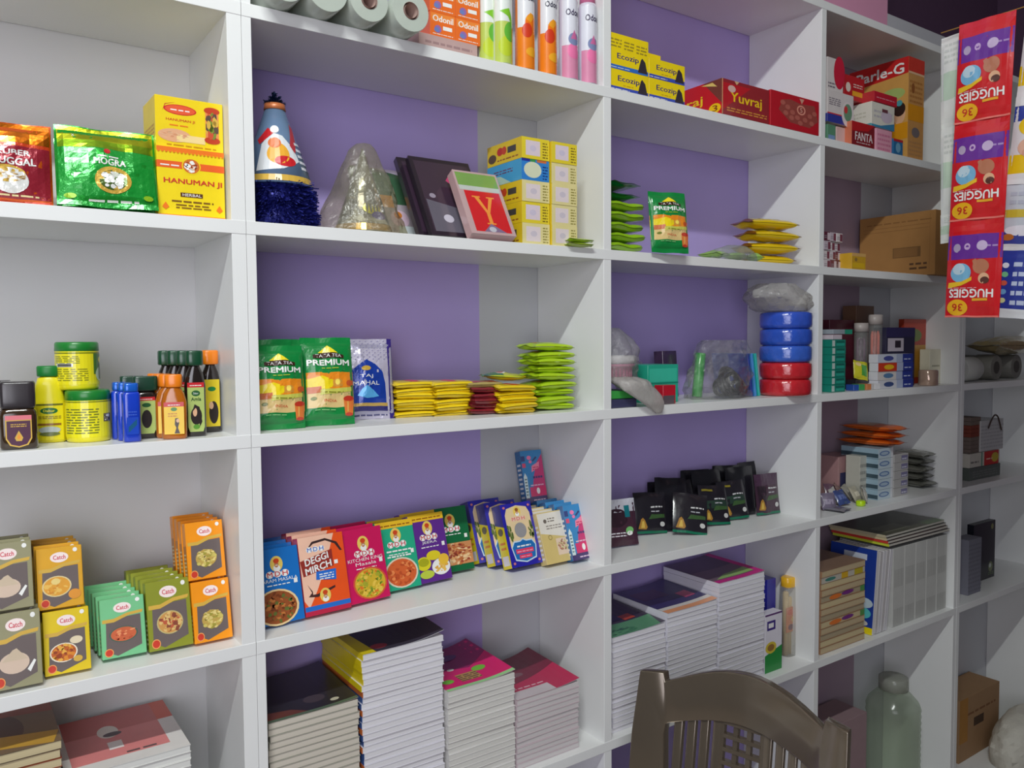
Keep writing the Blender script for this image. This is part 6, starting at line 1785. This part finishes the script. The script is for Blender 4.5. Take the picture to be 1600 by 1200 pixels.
mam4 = [('r', 0, .14, 1, 1, (44, 60, 150)), ('r', 0, 0, 1, .14, (216, 218, 222))] + [('e', .16, .26 + .13 * i, .06, .04, [(206, 206, 150), (110, 160, 206), (206, 90, 70), (120, 190, 140), (226, 226, 236)][i]) for i in range(5)] + [('l', .3, .2, .6, .9, (190, 200, 226), 5), ('r', .66, .2, .72, .95, (206, 210, 226))]
hang_strip('sachet_strip', 'yellow and violet strip of baby packs hanging at the right frame edge', -.578, .128, .896, [(.20, .014, MP, mam, 211), (.195, .014, MP, mam2, 212), (.15, .014, (196, 200, 210), mam3, 213), (.155, .012, (60, 74, 160), mam4, 214)], x=XS + .03, lean=5.2)
wg_ = [('r', 0, 0, 1, 1, (222, 226, 220)), ('r', 0, .3, 1, .6, (190, 212, 190)), ('p', [(.45, 0), (1, 0), (1, .45), (.55, .3)], (90, 170, 50)), ('e', .7, .5, .24, .14, (110, 190, 60)), ('l', .1, .7, .9, .95, (200, 206, 200), 4)]
hang_strip('sachet_strip', 'white and green strip of packs hanging behind the red strip', -.366, .094, .890, [(.22, .016, (222, 226, 222), wg_, 221), (.21, .016, (222, 226, 222), wg_, 222), (.07, .012, (222, 226, 222), wg_, 223)], x=XS + .034, lean=-1.0)
bm = bmesh.new(); loft(bm, [(0, .0014, .0014, 2), (1.25, .0014, .0014, 2)], 8)
o = link('hanging_cord', mesh('hanging_cord', bm, M((190, 150, 70), .5))); tag(o, 'thin yellow cord that carries the sachet strips', 'cord')
o.matrix_world = Matrix.Translation((XS + .012, -.33, .8955)) @ Matrix.Rotation(math.radians(90), 4, 'X')

# ================================================================== plastic chair in front
PL = M((110, 98, 84), .16, .5, .9, var=.12, vscale=6)
root = bpy.data.objects.new('plastic_chair', None); COL.objects.link(root)
tag(root, 'dark brown glossy plastic chair with a slatted arched back, before the shelves', 'chair')
bendy = lambda x, y, z: Vector((x, y - .9 * x * x + .15 * (z - .93), z))


def slab(outline, holes, y0, th, name, mat, n=1):
    """prism from a 2-D outline (x,z), optional inner loop bridged as a ring, bent as the backrest"""
    bm = bmesh.new()
    for sgn in (0, 1):
        pass
    if holes is None:
        f = [bm.verts.new(bendy(x, y0, z)) for x, z in outline]
        b = [bm.verts.new(bendy(x, y0 + th, z)) for x, z in outline]
        bm.faces.new(f); bm.faces.new(list(reversed(b)))
        k = len(f)
        for i in range(k):
            bm.faces.new((f[i], f[(i + 1) % k], b[(i + 1) % k], b[i]))
    else:
        k = len(outline)
        of = [bm.verts.new(bendy(x, y0, z)) for x, z in outline]; ob = [bm.verts.new(bendy(x, y0 + th, z)) for x, z in outline]
        hf = [bm.verts.new(bendy(x, y0 - .002, z)) for x, z in holes]; hb = [bm.verts.new(bendy(x, y0 + th, z)) for x, z in holes]
        for i in range(k - 1):
            j = i + 1
            bm.faces.new((of[i], of[j], hf[j], hf[i])); bm.faces.new((ob[i], hb[i], hb[j], ob[j]))
            bm.faces.new((of[i], ob[i], ob[j], of[j])); bm.faces.new((hf[i], hf[j], hb[j], hb[i]))
        for i in (0, k - 1):
            bm.faces.new((of[i], hf[i], hb[i], ob[i]))
    bmesh.ops.recalc_face_normals(bm, faces=bm.faces)
    es = [e for e in bm.edges if len(e.link_faces) == 2 and e.calc_face_angle(0) > .6]
    bmesh.ops.bevel(bm, geom=es, offset=.0025, segments=2, affect='EDGES', profile=.6)
    return link(name, mesh(name, bm, mat, True), root)


outer, inner = [], []
HT = .93
outer += [(-.216, .40), (-.228, .55), (-.236, .70), (-.236, .80), (-.228, HT), (-.178, HT + .002), (-.174, HT - .016)]
inner += [(-.150, .40), (-.154, .55), (-.160, .70), (-.166, .78), (-.168, .805), (-.166, .826), (-.160, .830)]
for i in range(1, 14):
    t = i / 14
    x = -.174 + .348 * t
    outer.append((x, HT - .016 + .048 * math.sin(math.pi * t)))
    inner.append((-.160 + .32 * t, .830 + .030 * math.sin(math.pi * t)))
outer += [(.174, HT - .016), (.178, HT + .002), (.228, HT), (.232, .80), (.232, .70), (.224, .55), (.214, .40)]
inner += [(.160, .830), (.166, .826), (.168, .805), (.166, .78), (.160, .70), (.154, .55), (.150, .40)]
slab(outer, inner, 0, .022, 'back_frame', PL)
nsl = 11
for i in range(nsl):
    x = -.140 + .28 * i / (nsl - 1)
    if i in (4, 5, 6):
        continue
    slab([(x - .0095, .44), (x + .0095, .44), (x + .0095, .865), (x - .0095, .865)], None, .003, .012, 'back_slat', PL)
# central lattice with square openings
bm = bmesh.new()
gx = [-.045, -.015, .015, .045]
for x in gx:
    for z0, z1 in ((.44, .872),):
        for k in range(12):
            za_, zb_ = z0 + (z1 - z0) * k / 12, z0 + (z1 - z0) * (k + 1) / 12
            vs = [bendy(x - .005, .003, za_), bendy(x + .005, .003, za_), bendy(x + .005, .003, zb_), bendy(x - .005, .003, zb_), bendy(x - .005, .015, za_), bendy(x + .005, .015, za_), bendy(x + .005, .015, zb_), bendy(x - .005, .015, zb_)]
            v = [bm.verts.new(p) for p in vs]
            for f in ((0, 1, 2, 3), (7, 6, 5, 4), (0, 4, 5, 1), (1, 5, 6, 2), (2, 6, 7, 3), (3, 7, 4, 0)):
                bm.faces.new([v[q] for q in f])
for k in range(16):
    z = .452 + k * .027
    vs = [bendy(-.042, .002, z - .004), bendy(.042, .002, z - .004), bendy(.042, .002, z + .004), bendy(-.042, .002, z + .004), bendy(-.042, .014, z - .004), bendy(.042, .014, z - .004), bendy(.042, .014, z + .004), bendy(-.042, .014, z + .004)]
    v = [bm.verts.new(p) for p in vs]
    for f in ((0, 1, 2, 3), (7, 6, 5, 4), (0, 4, 5, 1), (1, 5, 6, 2), (2, 6, 7, 3), (3, 7, 4, 0)):
        bm.faces.new([v[q] for q in f])
link('back_lattice', mesh('back_lattice', bm, PL), root)
# seat, legs, arms
bm = bmesh.new()
n = 12
top = [[bm.verts.new(Vector((-.21 + .42 * i / n, -.43 + .42 * j / n, .43 - .018 * math.sin(math.pi * i / n) * math.sin(math.pi * j / n) - (.02 if j == 0 else 0)))) for i in range(n + 1)] for j in range(n + 1)]
bot = [[bm.verts.new(v.co - Vector((0, 0, .012))) for v in r] for r in top]
for j in range(n):
    for i in range(n):
        bm.faces.new((top[j][i], top[j][i + 1], top[j + 1][i + 1], top[j + 1][i]))
        bm.faces.new((bot[j][i], bot[j + 1][i], bot[j + 1][i + 1], bot[j][i + 1]))
for i in range(n):
    for a, b in ((0, 1),):
        bm.faces.new((top[0][i], bot[0][i], bot[0][i + 1], top[0][i + 1])); bm.faces.new((top[n][i], top[n][i + 1], bot[n][i + 1], bot[n][i]))
        bm.faces.new((top[i][0], top[i + 1][0], bot[i + 1][0], bot[i][0])); bm.faces.new((top[i][n], bot[i][n], bot[i + 1][n], top[i + 1][n]))
link('seat', mesh('seat', bm, PL, True), root)
for sx in (-1, 1):
    for (yt, yb) in ((-.40, -.44), (-.02, .05)):
        bm = bmesh.new()
        vs = []
        for (z, y, x, r) in ((.001, yb, sx * .235, .014), (.22, (yt + yb) / 2, sx * .222, .019), (.425, yt, sx * .205, .024)):
            vs.append([bm.verts.new(Vector((x + a * r, y + b * r, z))) for a, b in ((-1, -1), (1, -1), (1, 1), (-1, 1))])
        for a, b in zip(vs, vs[1:]):
            for i in range(4):
                bm.faces.new((a[i], a[(i + 1) % 4], b[(i + 1) % 4], b[i]))
        bm.faces.new(vs[0]); bm.faces.new(vs[-1])
        link('leg', mesh('leg', bm, PL), root)
    bm = bmesh.new()
    pts = [(-.01, .66), (-.15, .655), (-.30, .65), (-.40, .63), (-.43, .56), (-.42, .43)]
    prev = None
    for (y, z) in pts:
        r = [bm.verts.new(Vector((sx * .225 + a * .022, y, z + b * .009) if z > .6 else (sx * .222 + a * .02, y + b * .01, z))) for a, b in ((-1, -1), (1, -1), (1, 1), (-1, 1))]
        if prev:
            for i in range(4):
                bm.faces.new((prev[i], prev[(i + 1) % 4], r[(i + 1) % 4], r[i]))
        prev = r
    link('armrest', mesh('armrest', bm, PL), root)
P1 = on_z(1000, 1048, -.57)
P2 = on_z(1325, 1145, -.57)
dv = P2 - P1
root.matrix_world = Matrix.Translation(((P1.x + P2.x) / 2, (P1.y + P2.y) / 2, -1.5)) @ Matrix.Rotation(math.atan2(dv.y, dv.x), 4, 'Z') @ Matrix.Diagonal((dv.length / .456, 1, 1, 1)) @ Matrix.Translation((0, .9 * .228 ** 2, 0))
